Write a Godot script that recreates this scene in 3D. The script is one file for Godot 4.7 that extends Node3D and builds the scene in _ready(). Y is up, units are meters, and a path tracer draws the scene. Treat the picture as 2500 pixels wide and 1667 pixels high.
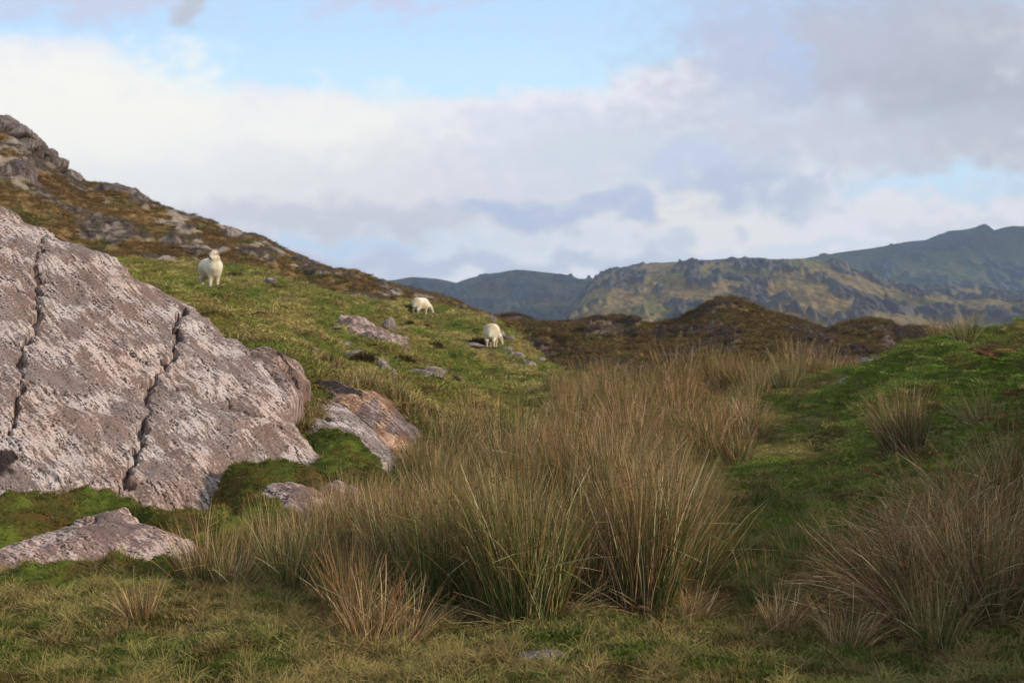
extends Node3D
# An upland pasture: a big lichened slab, sheep on the slope behind it, rush tussocks in the wet hollow,
# a mossy bank, heathery hills beyond. Metres, y up, the lens 1.6 m above the ground at the origin.

const F := 1273.0            # focal length in pixels of a 1024 x 682 picture
const EYE := 1.6
const RMIN := 0.8
const RMAX := 3200.0
const NA := 181              # height table: bearings
const NR := 200              # height table: log distances
const A0 := -60.0
const A1 := 60.0

var rng := RandomNumberGenerator.new()
var table := PackedFloat32Array()
var n_hum := FastNoiseLite.new()
var n_fine := FastNoiseLite.new()
var n_patch := FastNoiseLite.new()
var n_patch2 := FastNoiseLite.new()
var n_rough := FastNoiseLite.new()
var n_cell := FastNoiseLite.new()
var covers := []             # footprints of the rock slabs that lie on the ground
var counts := {}
var mats := {}
var t0 := 0


func stage(what: String) -> void:
	print("%6.2f s  %s" % [(Time.get_ticks_msec() - t0) / 1000.0, what])


# ---------------------------------------------------------------- helpers

func lin(r: float, g: float, b: float, k := 1.0) -> Color:
	var c := Color(r / 255.0, g / 255.0, b / 255.0).srgb_to_linear()
	return Color(c.r * k, c.g * k, c.b * k)


func spot(x: float, y: float, d: float) -> Vector3:
	return Vector3((x - 512.0) / F * d, EYE + (341.0 - y) / F * d, -d)


func sm(a: float, b: float, v: float) -> float:
	var t := clampf((v - a) / (b - a), 0.0, 1.0)
	return t * t * (3.0 - 2.0 * t)


func noise(kind: int, freq: float, seed_: int, oct := 3) -> FastNoiseLite:
	var n := FastNoiseLite.new()
	n.noise_type = kind
	n.frequency = freq
	n.seed = seed_
	n.fractal_type = FastNoiseLite.FRACTAL_FBM if oct > 1 else FastNoiseLite.FRACTAL_NONE
	n.fractal_octaves = oct
	return n


func numbered(called: String) -> String:
	var k: int = counts.get(called, 0)
	counts[called] = k + 1
	return called if k == 0 else "%s_%03d" % [called, k]


func tag(o: Node, label: String, category: String, group := "", kind := "") -> Node:
	if label != "": o.set_meta("label", label)
	if category != "": o.set_meta("category", category)
	if group != "": o.set_meta("group", group)
	if kind != "": o.set_meta("kind", kind)
	return o


func thing(called: String, at: Vector3, label: String, category: String, group := "") -> Node3D:
	var o := Node3D.new()
	o.name = numbered(called)
	add_child(o)
	o.position = at
	tag(o, label, category, group)
	return o


func mi(called: String, mesh: Mesh, m: Material, parent: Node = null) -> MeshInstance3D:
	var o := MeshInstance3D.new()
	o.mesh = mesh
	o.material_override = m
	if parent == null:
		o.name = numbered(called)
		add_child(o)
	else:
		o.name = called
		parent.add_child(o, true)
	return o


func setting(called: String, mesh: Mesh, m: Material) -> MeshInstance3D:
	var o := mi(called, mesh, m)
	o.set_meta("kind", "structure")
	return o


func mesh_of(v: PackedVector3Array, n: PackedVector3Array, c: PackedColorArray, uv: PackedVector2Array, ix: PackedInt32Array) -> ArrayMesh:
	var a := []
	a.resize(Mesh.ARRAY_MAX)
	a[Mesh.ARRAY_VERTEX] = v
	if n.size(): a[Mesh.ARRAY_NORMAL] = n
	if c.size(): a[Mesh.ARRAY_COLOR] = c
	if uv.size(): a[Mesh.ARRAY_TEX_UV] = uv
	a[Mesh.ARRAY_INDEX] = ix
	var m := ArrayMesh.new()
	m.add_surface_from_arrays(Mesh.PRIMITIVE_TRIANGLES, a)
	return m


func grid_normals(v: PackedVector3Array, w: int, h: int) -> PackedVector3Array:
	var n := PackedVector3Array()
	n.resize(v.size())
	for j in h:
		var ja := maxi(j - 1, 0) * w
		var jb := mini(j + 1, h - 1) * w
		for i in w:
			var dx := v[j * w + mini(i + 1, w - 1)] - v[j * w + maxi(i - 1, 0)]
			var dz := v[jb + i] - v[ja + i]
			n[j * w + i] = dx.cross(dz).normalized()
	return n


func grid_index(w: int, h: int) -> PackedInt32Array:
	var ix := PackedInt32Array()
	ix.resize((w - 1) * (h - 1) * 6)
	var k := 0
	for j in h - 1:
		for i in w - 1:
			var a := j * w + i
			ix[k] = a; ix[k + 1] = a + w; ix[k + 2] = a + 1
			ix[k + 3] = a + 1; ix[k + 4] = a + w; ix[k + 5] = a + w + 1
			k += 6
	return ix


func mat(called: String, rough := 0.9, spec := 0.3) -> StandardMaterial3D:
	var m := StandardMaterial3D.new()
	m.resource_name = called
	m.vertex_color_use_as_albedo = true
	m.roughness = rough
	m.metallic_specular = spec
	mats[called] = m
	return m


func curve_at(pts: Array, x: float) -> float:       # piecewise, eased, over [x, value] pairs
	if x <= pts[0][0]: return pts[0][1]
	for i in pts.size() - 1:
		if x < pts[i + 1][0]:
			var t: float = (x - pts[i][0]) / (pts[i + 1][0] - pts[i][0])
			return lerpf(pts[i][1], pts[i + 1][1], t)
	return pts[-1][1]


# ---------------------------------------------------------------- the lie of the land

# for each bearing (the picture's column), pairs of distance and the picture's row at which the ground there shows
var lay := [
	[-500, [6, 660, 9, 520, 12, 400, 15, 260, 20, 200, 30, 190, 45, 190, 70, 200, 120, 330]],
	[-150, [6, 680, 8, 596, 10, 545, 12, 470, 14, 380, 16, 230, 20, 215, 30, 225, 45, 240, 60, 245, 75, 255, 110, 345]],
	[0, [6, 680, 8, 596, 10, 547, 12, 490, 14, 400, 16, 250, 20, 240, 30, 245, 45, 252, 60, 255, 75, 262, 110, 345]],
	[100, [6, 680, 8, 596, 10, 546, 12, 495, 14, 400, 16, 300, 20, 280, 28, 272, 38, 270, 50, 264, 60, 262, 70, 268, 110, 345]],
	[200, [6, 680, 8, 595, 10, 544, 12, 497, 14, 420, 16, 350, 20, 324, 26, 306, 32, 294, 36, 287, 38, 284, 43, 281, 50, 270, 55, 265, 60, 264, 70, 275, 110, 345]],
	[260, [6, 680, 8, 595, 10, 544, 12, 490, 14, 420, 15, 368, 16, 352, 18, 342, 22, 328, 28, 311, 34, 296, 37, 289, 41, 287, 46, 279, 52, 271, 58, 271, 70, 282, 110, 345]],
	[300, [6, 680, 8, 595, 10, 543, 12, 480, 12.6, 446, 13.0, 425, 13.6, 404, 14.2, 390, 15, 374, 16, 364, 18, 355, 20, 348, 26, 330, 32, 318, 38, 302, 43, 293, 48, 290, 56, 292, 70, 298, 110, 345]],
	[340, [6, 680, 8, 595, 10, 543, 12, 494, 14, 436, 15, 394, 16, 378, 18, 371, 20, 364, 26, 346, 32, 331, 40, 313, 46, 303, 52, 299, 62, 301, 75, 310, 110, 350]],
	[385, [6, 680, 8, 596, 10, 545, 12, 504, 13.5, 460, 14.4, 410, 15.4, 392, 17, 387, 20, 376, 25, 361, 32, 342, 40, 326, 48, 313, 56, 306, 62, 303, 70, 306, 90, 330, 120, 360]],
	[425, [6, 680, 8, 596, 10, 545, 12, 508, 13.6, 470, 14.6, 436, 16, 420, 20, 398, 25, 378, 32, 355, 40, 338, 48, 325, 56, 315, 62, 306, 66, 304, 75, 309, 90, 330, 120, 360]],
	[480, [6, 680, 8, 596, 10, 545, 12, 510, 15, 472, 18, 440, 22, 412, 27, 390, 32, 371, 36, 357, 40, 345, 46, 328, 52, 314, 56, 311, 62, 316, 75, 340, 120, 375]],
	[515, [6, 680, 8, 596, 12, 511, 18, 449, 24, 411, 28, 396, 32, 382, 36, 369, 40, 353, 45, 340, 50, 335, 56, 345, 75, 375, 120, 390]],
	[545, [6, 680, 8, 596, 12, 511, 18, 450, 25, 407, 30, 391, 35, 378, 40, 370, 44, 368, 50, 376, 70, 392, 120, 400]],
	[600, [6, 680, 8, 596, 12, 511, 18, 450, 25, 408, 30, 394, 35, 388, 40, 389, 50, 396, 70, 402, 120, 405]],
	[690, [6, 680, 8, 596, 12, 510, 18, 448, 24, 408, 28, 394, 33, 388, 40, 393, 60, 400, 120, 405]],
	[760, [6, 680, 8, 594, 10, 541, 12, 502, 16, 447, 20, 414, 24, 396, 28, 388, 33, 386, 40, 392, 60, 398, 120, 405]],
	[810, [6, 678, 8, 592, 10, 538, 12, 498, 15, 454, 18, 420, 21, 398, 24, 389, 28, 387, 33, 392, 60, 398, 120, 405]],
	[850, [6, 676, 8, 589, 10, 532, 12, 488, 14, 453, 16, 425, 18, 403, 20, 384, 22, 375, 25, 378, 30, 394, 60, 400, 120, 405]],
	[890, [6, 674, 8, 585, 10, 525, 12, 478.333, 14, 440, 16, 409.667, 18, 384, 20, 364, 22, 357, 25, 359, 30, 379, 60, 400, 120, 405]],
	[930, [6, 672, 8, 580, 10, 516, 12, 468, 14, 426, 16, 394, 18, 369, 20, 352, 22, 346, 25, 347, 32, 372, 60, 400, 120, 405]],
	[980, [6, 668, 8, 572, 10, 505, 12, 452, 14, 410, 16, 377, 18, 355, 20, 342, 23, 338, 27, 340, 35, 360, 60, 400, 120, 405]],
	[1030, [6, 663, 8, 563, 10, 493, 12, 436.667, 14, 393, 16, 360.333, 18, 342, 20, 332, 23, 327, 27, 329, 35, 350, 60, 400, 120, 405]],
	[1150, [6, 645, 8, 530, 10, 450, 12, 390, 14, 345, 16, 318, 19, 300, 23, 290, 28, 290, 40, 330, 60, 390, 120, 405]],
	[1500, [4, 640, 6, 360, 8, 205, 10, 185, 13, 235, 17, 285, 22, 312, 30, 322, 45, 335, 70, 380, 120, 405]],
]


func build_table() -> void:
	var cols := []
	for c in lay:
		var ang := rad_to_deg(atan((c[0] - 512.0) / F))
		var p: Array = []
		var raw: Array = c[1]
		p.append([log(1.0), 0.0])
		for k in raw.size() / 2:
			var d: float = raw[2 * k]
			p.append([log(d / cos(deg_to_rad(ang))), EYE + (341.0 - raw[2 * k + 1]) / F * d])
		var last: float = p[-1][1]
		p.append([log(400.0), last - 25.0])
		p.append([log(1500.0), last - 40.0])
		p.append([log(3200.0), last - 60.0])
		var prof := PackedFloat32Array()
		prof.resize(NR)
		for k in NR:
			var l := lerpf(log(RMIN), log(RMAX), k / float(NR - 1))
			prof[k] = curve_at(p, l)
		cols.append([ang, prof])
	table.resize(NA * NR)
	for a in NA:
		var ang := lerpf(A0, A1, a / float(NA - 1))
		var i := 0
		while i < cols.size() - 2 and ang > cols[i + 1][0]: i += 1
		var t := clampf((ang - cols[i][0]) / (cols[i + 1][0] - cols[i][0]), 0.0, 1.0)
		var p0: PackedFloat32Array = cols[i][1]
		var p1: PackedFloat32Array = cols[i + 1][1]
		for k in NR:
			table[a * NR + k] = lerpf(p0[k], p1[k], t)
	for pass_ in 2:
		var src := table.duplicate()
		for a in range(1, NA - 1):
			for k in range(1, NR - 1):
				var o := a * NR + k
				table[o] = src[o] * 0.4 + (src[o - 1] + src[o + 1] + src[o - NR] + src[o + NR]) * 0.15


func base_y(x: float, z: float) -> float:
	var r := maxf(sqrt(x * x + z * z), RMIN)
	var ang := rad_to_deg(atan2(x, -z))
	var fade := 1.0 - sm(60.0, 130.0, absf(ang))
	var fa := clampf((ang - A0) / (A1 - A0), 0.0, 1.0) * (NA - 1)
	var fr := clampf((log(r) - log(RMIN)) / (log(RMAX) - log(RMIN)), 0.0, 0.99999) * (NR - 1)
	var ia := mini(int(fa), NA - 2)
	var ir := mini(int(fr), NR - 2)
	var ta := fa - ia
	var tr := fr - ir
	var o := ia * NR + ir
	var h := lerpf(lerpf(table[o], table[o + 1], tr), lerpf(table[o + NR], table[o + NR + 1], tr), ta)
	return h * fade


const STANCES := [[211.0, 35.5], [421.0, 54.0], [492.0, 40.0]]


func bumps(x: float, z: float) -> float:
	var r := sqrt(x * x + z * z)
	var far := sm(13.0, 26.0, r)
	var bank := sm(1.2, 4.0, x - 0.13 * r) * sm(8.0, 11.0, r)
	var h := n_hum.get_noise_2d(x, z) * (0.05 + 0.26 * far * (1.0 - bank) + 0.17 * bank)
	h += n_fine.get_noise_2d(x, z) * (0.045 + 0.07 * far + 0.08 * bank)
	if r > 30.0 and r < 62.0:
		for e in STANCES:
			var sx: float = (e[0] - 512.0) / F * e[1]
			var sz: float = -e[1]
			h *= sm(0.5, 2.4, Vector2(x - sx, (z - sz - 0.6) * 0.6).length())
	return h * (1.0 - sm(70.0, 110.0, r) * 0.6)


func covered(x: float, z: float) -> float:      # how far inside a slab's footprint, or -1
	for c in covers:
		var box: Rect2 = c.box
		if box.has_point(Vector2(x, z)):
			var q := Vector2(x, z)
			if Geometry2D.is_point_in_polygon(q, c.poly):
				return c.plane_y(q) if false else 1.0
	return -1.0


func ground_y(x: float, z: float) -> float:
	var y := base_y(x, z) + bumps(x, z)
	for c in covers:
		var box: Rect2 = c.box
		if box.has_point(Vector2(x, z)) and Geometry2D.is_point_in_polygon(Vector2(x, z), c.poly):
			var nn: Vector3 = c.n
			var o: Vector3 = c.o
			y = minf(y, o.y - (nn.x * (x - o.x) + nn.z * (z - o.z)) / nn.y - c.sink)
	return y


func on_ground(px: float, d: float) -> Vector3:
	var x := (px - 512.0) / F * d
	return Vector3(x, ground_y(x, -d), -d)


func ground_color(x: float, z: float) -> Color:
	var r := sqrt(x * x + z * z)
	var p := n_patch.get_noise_2d(x, z)
	var q := n_patch2.get_noise_2d(x, z)
	var green := lin(84, 86, 42)
	var moss := lin(70, 80, 34)
	var olive := lin(98, 92, 46)
	var tan_ := lin(128, 108, 66)
	var peat := lin(58, 46, 32)
	var bank := sm(-0.2, 1.0, x - 0.13 * r) * sm(7.5, 9.5, r)
	var c := green.lerp(olive, sm(-0.15, 0.25, p))
	c = c.lerp(tan_, sm(0.15, 0.45, q) * 0.6)
	c = c.lerp(moss, bank * 0.85 * sm(0.7, 0.0, q))
	c = c.lerp(peat, sm(0.25, 0.5, n_rough.get_noise_2d(x * 1.7, z * 1.7)) * 0.6)
	return c


func build_ground() -> void:
	var angs := PackedFloat32Array()
	var a := -180.0
	while a < 180.0:
		angs.append(a)
		a += 0.13 if absf(a) < 29.0 else 3.0
	angs.append(180.0)
	var rads := PackedFloat32Array()
	var r := RMIN
	while r < 110.0:
		rads.append(r)
		r *= 1.0125 if r > 4.5 else 1.06
	while r < RMAX:
		rads.append(r)
		r *= 1.2
	rads.append(RMAX)
	var w := angs.size()
	var h := rads.size()
	var v := PackedVector3Array()
	var c := PackedColorArray()
	v.resize(w * h)
	c.resize(w * h)
	for j in h:
		for i in w:
			var t := deg_to_rad(angs[i])
			var x := sin(t) * rads[j]
			var z := -cos(t) * rads[j]
			v[j * w + i] = Vector3(x, ground_y(x, z), z)
			c[j * w + i] = ground_color(x, z)
	setting("ground", mesh_of(v, grid_normals(v, w, h), c, PackedVector2Array(), grid_index(w, h)), mats.earth)


# ---------------------------------------------------------------- sky

var bank_top := [[-400, 70], [-100, 52], [0, 46], [30, 38], [95, 47], [130, 66], [170, 86], [250, 91], [330, 88], [385, 103], [450, 101], [520, 91], [600, 80], [680, 62], [730, 40], [800, 20], [1000, 10], [1400, 20]]
# soft clouds: centre, half sizes (in the picture's pixels, 22.6 to the degree), colour, share, softness
var puffs := [
	[70, 120, 190, 74, 251, 249, 244, 0.95, 0.5], [330, 135, 150, 44, 248, 246, 243, 0.85, 0.6], [180, 200, 300, 40, 240, 239, 238, 0.8, 0.6],
	[470, 175, 260, 34, 226, 227, 234, 0.8, 0.6], [620, 148, 190, 50, 212, 218, 234, 0.9, 0.55], [560, 118, 120, 14, 214, 220, 240, 0.6, 0.7],
	[330, 222, 230, 20, 206, 208, 220, 0.85, 0.6], [480, 214, 150, 22, 204, 208, 224, 0.7, 0.7], [330, 246, 150, 9, 200, 222, 246, 0.9, 0.7], [420, 264, 190, 13, 200, 208, 230, 0.9, 0.6],
	[880, 60, 230, 110, 183, 189, 211, 0.92, 0.5], [740, 50, 50, 60, 190, 200, 230, 0.7, 0.6], [970, 110, 130, 80, 173, 178, 193, 0.8, 0.6], [830, 140, 200, 42, 205, 210, 226, 0.75, 0.7],
	[790, 45, 20, 40, 180, 204, 244, 0.6, 0.9], [780, 112, 70, 12, 212, 218, 238, 0.6, 0.8], [1000, 20, 120, 50, 188, 190, 206, 0.6, 0.8],
	[965, 181, 120, 15, 205, 232, 253, 0.95, 0.6], [1150, 150, 160, 60, 190, 195, 212, 0.8, 0.6],
	[650, 212, 110, 22, 240, 238, 233, 0.85, 0.6], [740, 238, 90, 13, 242, 241, 238, 0.8, 0.6], [880, 212, 160, 16, 233, 234, 238, 0.8, 0.7], [560, 236, 120, 12, 228, 232, 242, 0.7, 0.7],
	[560, 213, 92, 15, 188, 199, 229, 0.85, 0.45], [615, 198, 38, 13, 188, 199, 229, 0.8, 0.45], [520, 204, 20, 10, 188, 199, 229, 0.7, 0.5], [745, 186, 66, 28, 188, 198, 224, 0.85, 0.5], [690, 158, 44, 22, 196, 208, 236, 0.7, 0.6], [800, 200, 50, 16, 198, 206, 226, 0.6, 0.6],
	[80, 3, 140, 18, 202, 208, 232, 0.85, 0.6], [185, 10, 24, 15, 190, 192, 206, 0.8, 0.6], [395, 4, 80, 13, 202, 206, 233, 0.8, 0.6],
	[560, 264, 220, 13, 204, 210, 229, 0.85, 0.6], [690, 246, 40, 12, 208, 214, 232, 0.8, 0.5], [820, 251, 150, 8, 222, 227, 239, 0.7, 0.6], [950, 226, 90, 9, 214, 218, 232, 0.6, 0.6],
]


func build_sky() -> Sky:
	var W := 4096
	var H := 2048
	# the whole sphere, coarse: broken cloud like that in view
	var w := 512
	var h := 256
	var nb := noise(FastNoiseLite.TYPE_SIMPLEX, 1.0, 71, 5)
	var ng := noise(FastNoiseLite.TYPE_SIMPLEX, 1.0, 72, 4)
	var coarse := Image.create(w, h, false, Image.FORMAT_RGBF)
	for j in h:
		var el := PI * (0.5 - (j + 0.5) / h)
		for i in w:
			var th := TAU * (i + 0.5) / w
			var e := maxf(el, 0.0)
			var dir := Vector3(sin(th) * cos(e), sin(e) * 1.8, -cos(th) * cos(e))
			var k := sm(-0.32, 0.12, nb.get_noise_3dv(dir * 2.2))
			var g := sm(-0.35, 0.45, ng.get_noise_3dv(dir * 2.9))
			var blue := lin(190, 224, 255).lerp(lin(150, 190, 238), sm(0.3, 1.3, e))
			var c := blue.lerp(lin(240, 240, 240).lerp(lin(196, 201, 218), g), k)
			coarse.set_pixel(i, j, c)
	coarse.resize(W, H, Image.INTERPOLATE_CUBIC)
	# the part ahead, fine
	var nw := noise(FastNoiseLite.TYPE_SIMPLEX, 1.0 / 90.0, 5, 5)
	var ne := noise(FastNoiseLite.TYPE_SIMPLEX, 1.0 / 34.0, 9, 4)
	var per := W / 360.0
	var tints := []
	for p in puffs:
		tints.append(lin(p[4] + 1.0, p[5] + 1.0, p[6] - 4.0))
		p[8] = minf(p[8] * 1.35, 0.95)
	var sky_a := lin(190, 222, 255)
	var sky_b := lin(202, 235, 255)
	var sky_c := lin(208, 226, 248)
	var bank_c := lin(238, 238, 242)
	for j in range(int(H * 0.5 - 21.0 * H / 180.0), H / 2):
		var el := 180.0 * (0.5 - (j + 0.5) / H)
		for i in range(int(-30.0 * per), int(30.0 * per)):
			var th := (i + 0.5) / per
			var x := 512.0 + tan(deg_to_rad(th)) * F
			var y := 341.0 - tan(deg_to_rad(el)) * F / cos(deg_to_rad(th))
			var n1 := nw.get_noise_2d(x, y * 1.6)
			var n2 := nw.get_noise_2d(x + 700.0, y * 1.6 + 300.0)
			var n3 := ne.get_noise_2d(x, y * 1.5)
			var c := sky_a.lerp(sky_b, sm(0.0, 90.0, y)).lerp(sky_c, sm(150.0, 260.0, y))
			var edge := curve_at(bank_top, x + n2 * 30.0)
			c = c.lerp(bank_c, sm(-10.0, 14.0, y + n1 * 16.0 + n3 * 4.0 - edge))
			var wx := x + n1 * 46.0
			var wy := y + n2 * 18.0
			for pk in puffs.size():
				var p: Array = puffs[pk]
				var rx: float = p[2]
				var ry: float = p[3]
				var ex: float = (wx - p[0]) / rx
				var ey: float = (wy - p[1]) / ry
				var e2 := ex * ex + ey * ey
				if e2 > 4.5: continue
				var s: float = p[8]
				var k := 1.0 - sm(1.0 - s, 1.0 + s * 0.6, sqrt(e2) + n3 * 0.18 + n1 * 0.12)
				if k > 0.0:
					c = c.lerp(tints[pk], k * p[7])
			var inside := sm(30.0, 24.5, absf(th)) * sm(21.0, 16.5, el)
			var col := (i + W) % W
			coarse.set_pixel(col, j, coarse.get_pixel(col, j).lerp(c, inside))
	var pm := PanoramaSkyMaterial.new()
	pm.panorama = ImageTexture.create_from_image(coarse)
	var s := Sky.new()
	s.sky_material = pm
	return s


# ---------------------------------------------------------------- rock and moss that lie as shaped sheets on the slope

class Patch:
	var o: Vector3
	var s: Vector3
	var t: Vector3
	var n: Vector3
	var poly: PackedVector2Array
	func at(p: Vector2, up := 0.0) -> Vector3:
		return o + s * p.x + t * p.y + n * up
	func hit(x: float, y: float, f: float, eye: float) -> Vector2:
		var e := Vector3(0, eye, 0)
		var dir := Vector3((x - 512.0) / f, (341.0 - y) / f, -1.0)
		var k := n.dot(o - e) / n.dot(dir)
		var q := e + dir * k - o
		return Vector2(q.dot(s), q.dot(t))


func patch(a: Vector3, b: Vector3, c: Vector3, outline: Array) -> Patch:
	var p := Patch.new()
	p.o = a
	p.n = (b - a).cross(c - a).normalized()
	if p.n.y < 0.0: p.n = -p.n
	p.s = Vector3(p.n.y, -p.n.x, 0.0).normalized()
	p.t = p.n.cross(p.s).normalized()
	if p.t.y < 0.0:
		p.t = -p.t
		p.s = -p.s
	for k in outline.size() / 2:
		p.poly.append(p.hit(outline[2 * k], outline[2 * k + 1], F, EYE))
	return p


func cover(p: Patch, sink: float, shrink: float) -> void:
	var q := PackedVector2Array()
	var box := Rect2()
	var inner := Geometry2D.offset_polygon(p.poly, -shrink)
	if inner.is_empty(): return
	for u in inner[0]:
		var w := p.at(u)
		q.append(Vector2(w.x, w.z))
	box = Rect2(q[0], Vector2.ZERO)
	for u in q: box = box.expand(u)
	covers.append({"poly": q, "box": box, "n": p.n, "o": p.o, "sink": sink})


func edge_field(poly: PackedVector2Array, lo: Vector2, w: int, h: int, step: float) -> PackedFloat32Array:   # signed distance, inside positive
	var f := PackedFloat32Array()
	f.resize(w * h)
	var m := poly.size()
	for j in h:
		for i in w:
			var p := lo + Vector2(i, j) * step
			var best := 1e9
			for k in m:
				best = minf(best, p.distance_squared_to(Geometry2D.get_closest_point_to_segment(p, poly[k], poly[(k + 1) % m])))
			f[j * w + i] = sqrt(best) * (1.0 if Geometry2D.is_point_in_polygon(p, poly) else -1.0)
	return f


# a slab of rock or a cushion of moss on plane P. look: cell, swell, round, rough, fold (grain), tint callback name
func sheet(p: Patch, look: Dictionary, cracks := []) -> ArrayMesh:
	var cell: float = look.cell
	var margin: float = look.get("margin", 0.14)
	var fall: float = look.get("fall", 3.2)
	var lo := Vector2(1e9, 1e9)
	var hi := -lo
	for q in p.poly:
		lo = lo.min(q)
		hi = hi.max(q)
	lo -= Vector2(margin, margin)
	hi += Vector2(margin, margin)
	var w := int((hi.x - lo.x) / cell) + 2
	var h := int((hi.y - lo.y) / cell) + 2
	var cs := maxf(0.07, cell * 3.0)
	var cw := int((hi.x - lo.x) / cs) + 3
	var ch := int((hi.y - lo.y) / cs) + 3
	var field := edge_field(p.poly, lo, cw, ch, cs)
	var cut := PackedFloat32Array()
	cut.resize(w * h)
	for crack in cracks:
		var pts: Array = crack[0]
		for k in pts.size() / 2 - 1:
			var wa: float = crack[1] * (0.6 + 0.8 * absf(n_rough.get_noise_2d(k * 37.0, 5.0)))
			var a := p.hit(pts[2 * k], pts[2 * k + 1], F, EYE)
			var b := p.hit(pts[2 * k + 2], pts[2 * k + 3], F, EYE)
			var reach := wa * 3.0
			var i0 := maxi(int((minf(a.x, b.x) - reach - lo.x) / cell), 0)
			var i1 := mini(int((maxf(a.x, b.x) + reach - lo.x) / cell) + 1, w - 1)
			var j0 := maxi(int((minf(a.y, b.y) - reach - lo.y) / cell), 0)
			var j1 := mini(int((maxf(a.y, b.y) + reach - lo.y) / cell) + 1, h - 1)
			for j in range(j0, j1 + 1):
				for i in range(i0, i1 + 1):
					var q := lo + Vector2(i, j) * cell
					q += Vector2(n_fine.get_noise_2d(q.x * 2.4, q.y * 2.4), n_fine.get_noise_2d(q.y * 2.4 + 50.0, q.x * 2.4)) * 0.07
					var dd := q.distance_to(Geometry2D.get_closest_point_to_segment(q, a, b))
					var ww := wa * (0.95 + 0.9 * n_hum.get_noise_2d(q.x * 5.0, q.y * 5.0))
					if ww < 0.004: continue
					var deep: float = crack[2] * (1.0 - sm(ww * 0.35, ww * 1.1, dd))
					cut[j * w + i] = maxf(cut[j * w + i], deep)
	var swell: float = look.swell
	var lift: float = look.get("lift", 0.0)
	var round_: float = look.round
	var rough: float = look.rough
	var fold: float = look.get("fold", 0.0)
	var lump: float = look.get("lump", 0.0)
	var fd: Vector2 = look.get("grain", Vector2(0.7, -0.7)).normalized()
	var fx := Vector2(-fd.y, fd.x)
	var seed_: float = look.get("seed", 0.0)
	var v := PackedVector3Array()
	var c := PackedColorArray()
	var uv := PackedVector2Array()
	var keep := PackedByteArray()
	v.resize(w * h)
	c.resize(w * h)
	uv.resize(w * h)
	keep.resize(w * h)
	var kind: String = look.kind
	var stains := []
	for st in look.get("stains", []): stains.append([p.hit(st[0], st[1], F, EYE), st[2], st[3]])
	for j in h:
		for i in w:
			var q := lo + Vector2(i, j) * cell
			var fi := (i * cell) / cs
			var fj := (j * cell) / cs
			var ii := mini(int(fi), cw - 2)
			var jj := mini(int(fj), ch - 2)
			var o := jj * cw + ii
			var e := lerpf(lerpf(field[o], field[o + 1], fi - ii), lerpf(field[o + cw], field[o + cw + 1], fi - ii), fj - jj)
			e += n_rough.get_noise_2d(q.x * 2.2 + seed_, q.y * 2.2) * minf(0.09, round_ * 0.4)
			keep[j * w + i] = 1 if e > -margin else 0
			var up := 0.0
			if e > 0.0:
				up = swell * (1.0 - exp(-e / round_)) - swell * 0.3
			else:
				up = -swell * 0.3 + e * fall
			var g := Vector2(q.dot(fd), q.dot(fx))
			up += n_rough.get_noise_2d(q.x + seed_, q.y) * rough
			up += n_fine.get_noise_2d(q.x * 1.4, q.y * 1.4 + seed_) * rough * 0.35
			if fold > 0.0:
				up += n_rough.get_noise_2d(g.x * 1.1 + seed_, g.y * 7.0) * fold
				up += n_fine.get_noise_2d(g.x * 3.0, g.y * 16.0) * fold * 0.5
			if lump > 0.0:
				up += absf(n_hum.get_noise_2d(q.x * 4.0 + seed_, q.y * 4.0)) * lump + n_fine.get_noise_2d(q.x * 3.0, q.y * 3.0) * lump * 0.5
			up += lift - cut[j * w + i]
			v[j * w + i] = p.at(q, up)
			uv[j * w + i] = Vector2(g.x, g.y) / 7.5 + Vector2(seed_ * 0.37, seed_ * 0.19)
			var col := sheet_color(kind, q, e, cut[j * w + i], seed_)
			for st in stains:
				var to: Vector2 = q - st[0]
				col = col.lerp(Color(0.11, 0.10, 0.10), 1.0 - sm(0.6, 1.0, Vector2(to.x / st[1], to.y / st[2]).length() + n_fine.get_noise_2d(q.x * 3.0, q.y * 3.0) * 0.5))
			c[j * w + i] = col
	var nn := grid_normals(v, w, h)
	var ix := PackedInt32Array()
	for j in h - 1:
		for i in w - 1:
			var a := j * w + i
			if keep[a] and keep[a + 1] and keep[a + w] and keep[a + w + 1]:
				ix.append_array(PackedInt32Array([a, a + w, a + 1, a + 1, a + w, a + w + 1]))
	return mesh_of(v, nn, c, uv, ix)


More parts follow.
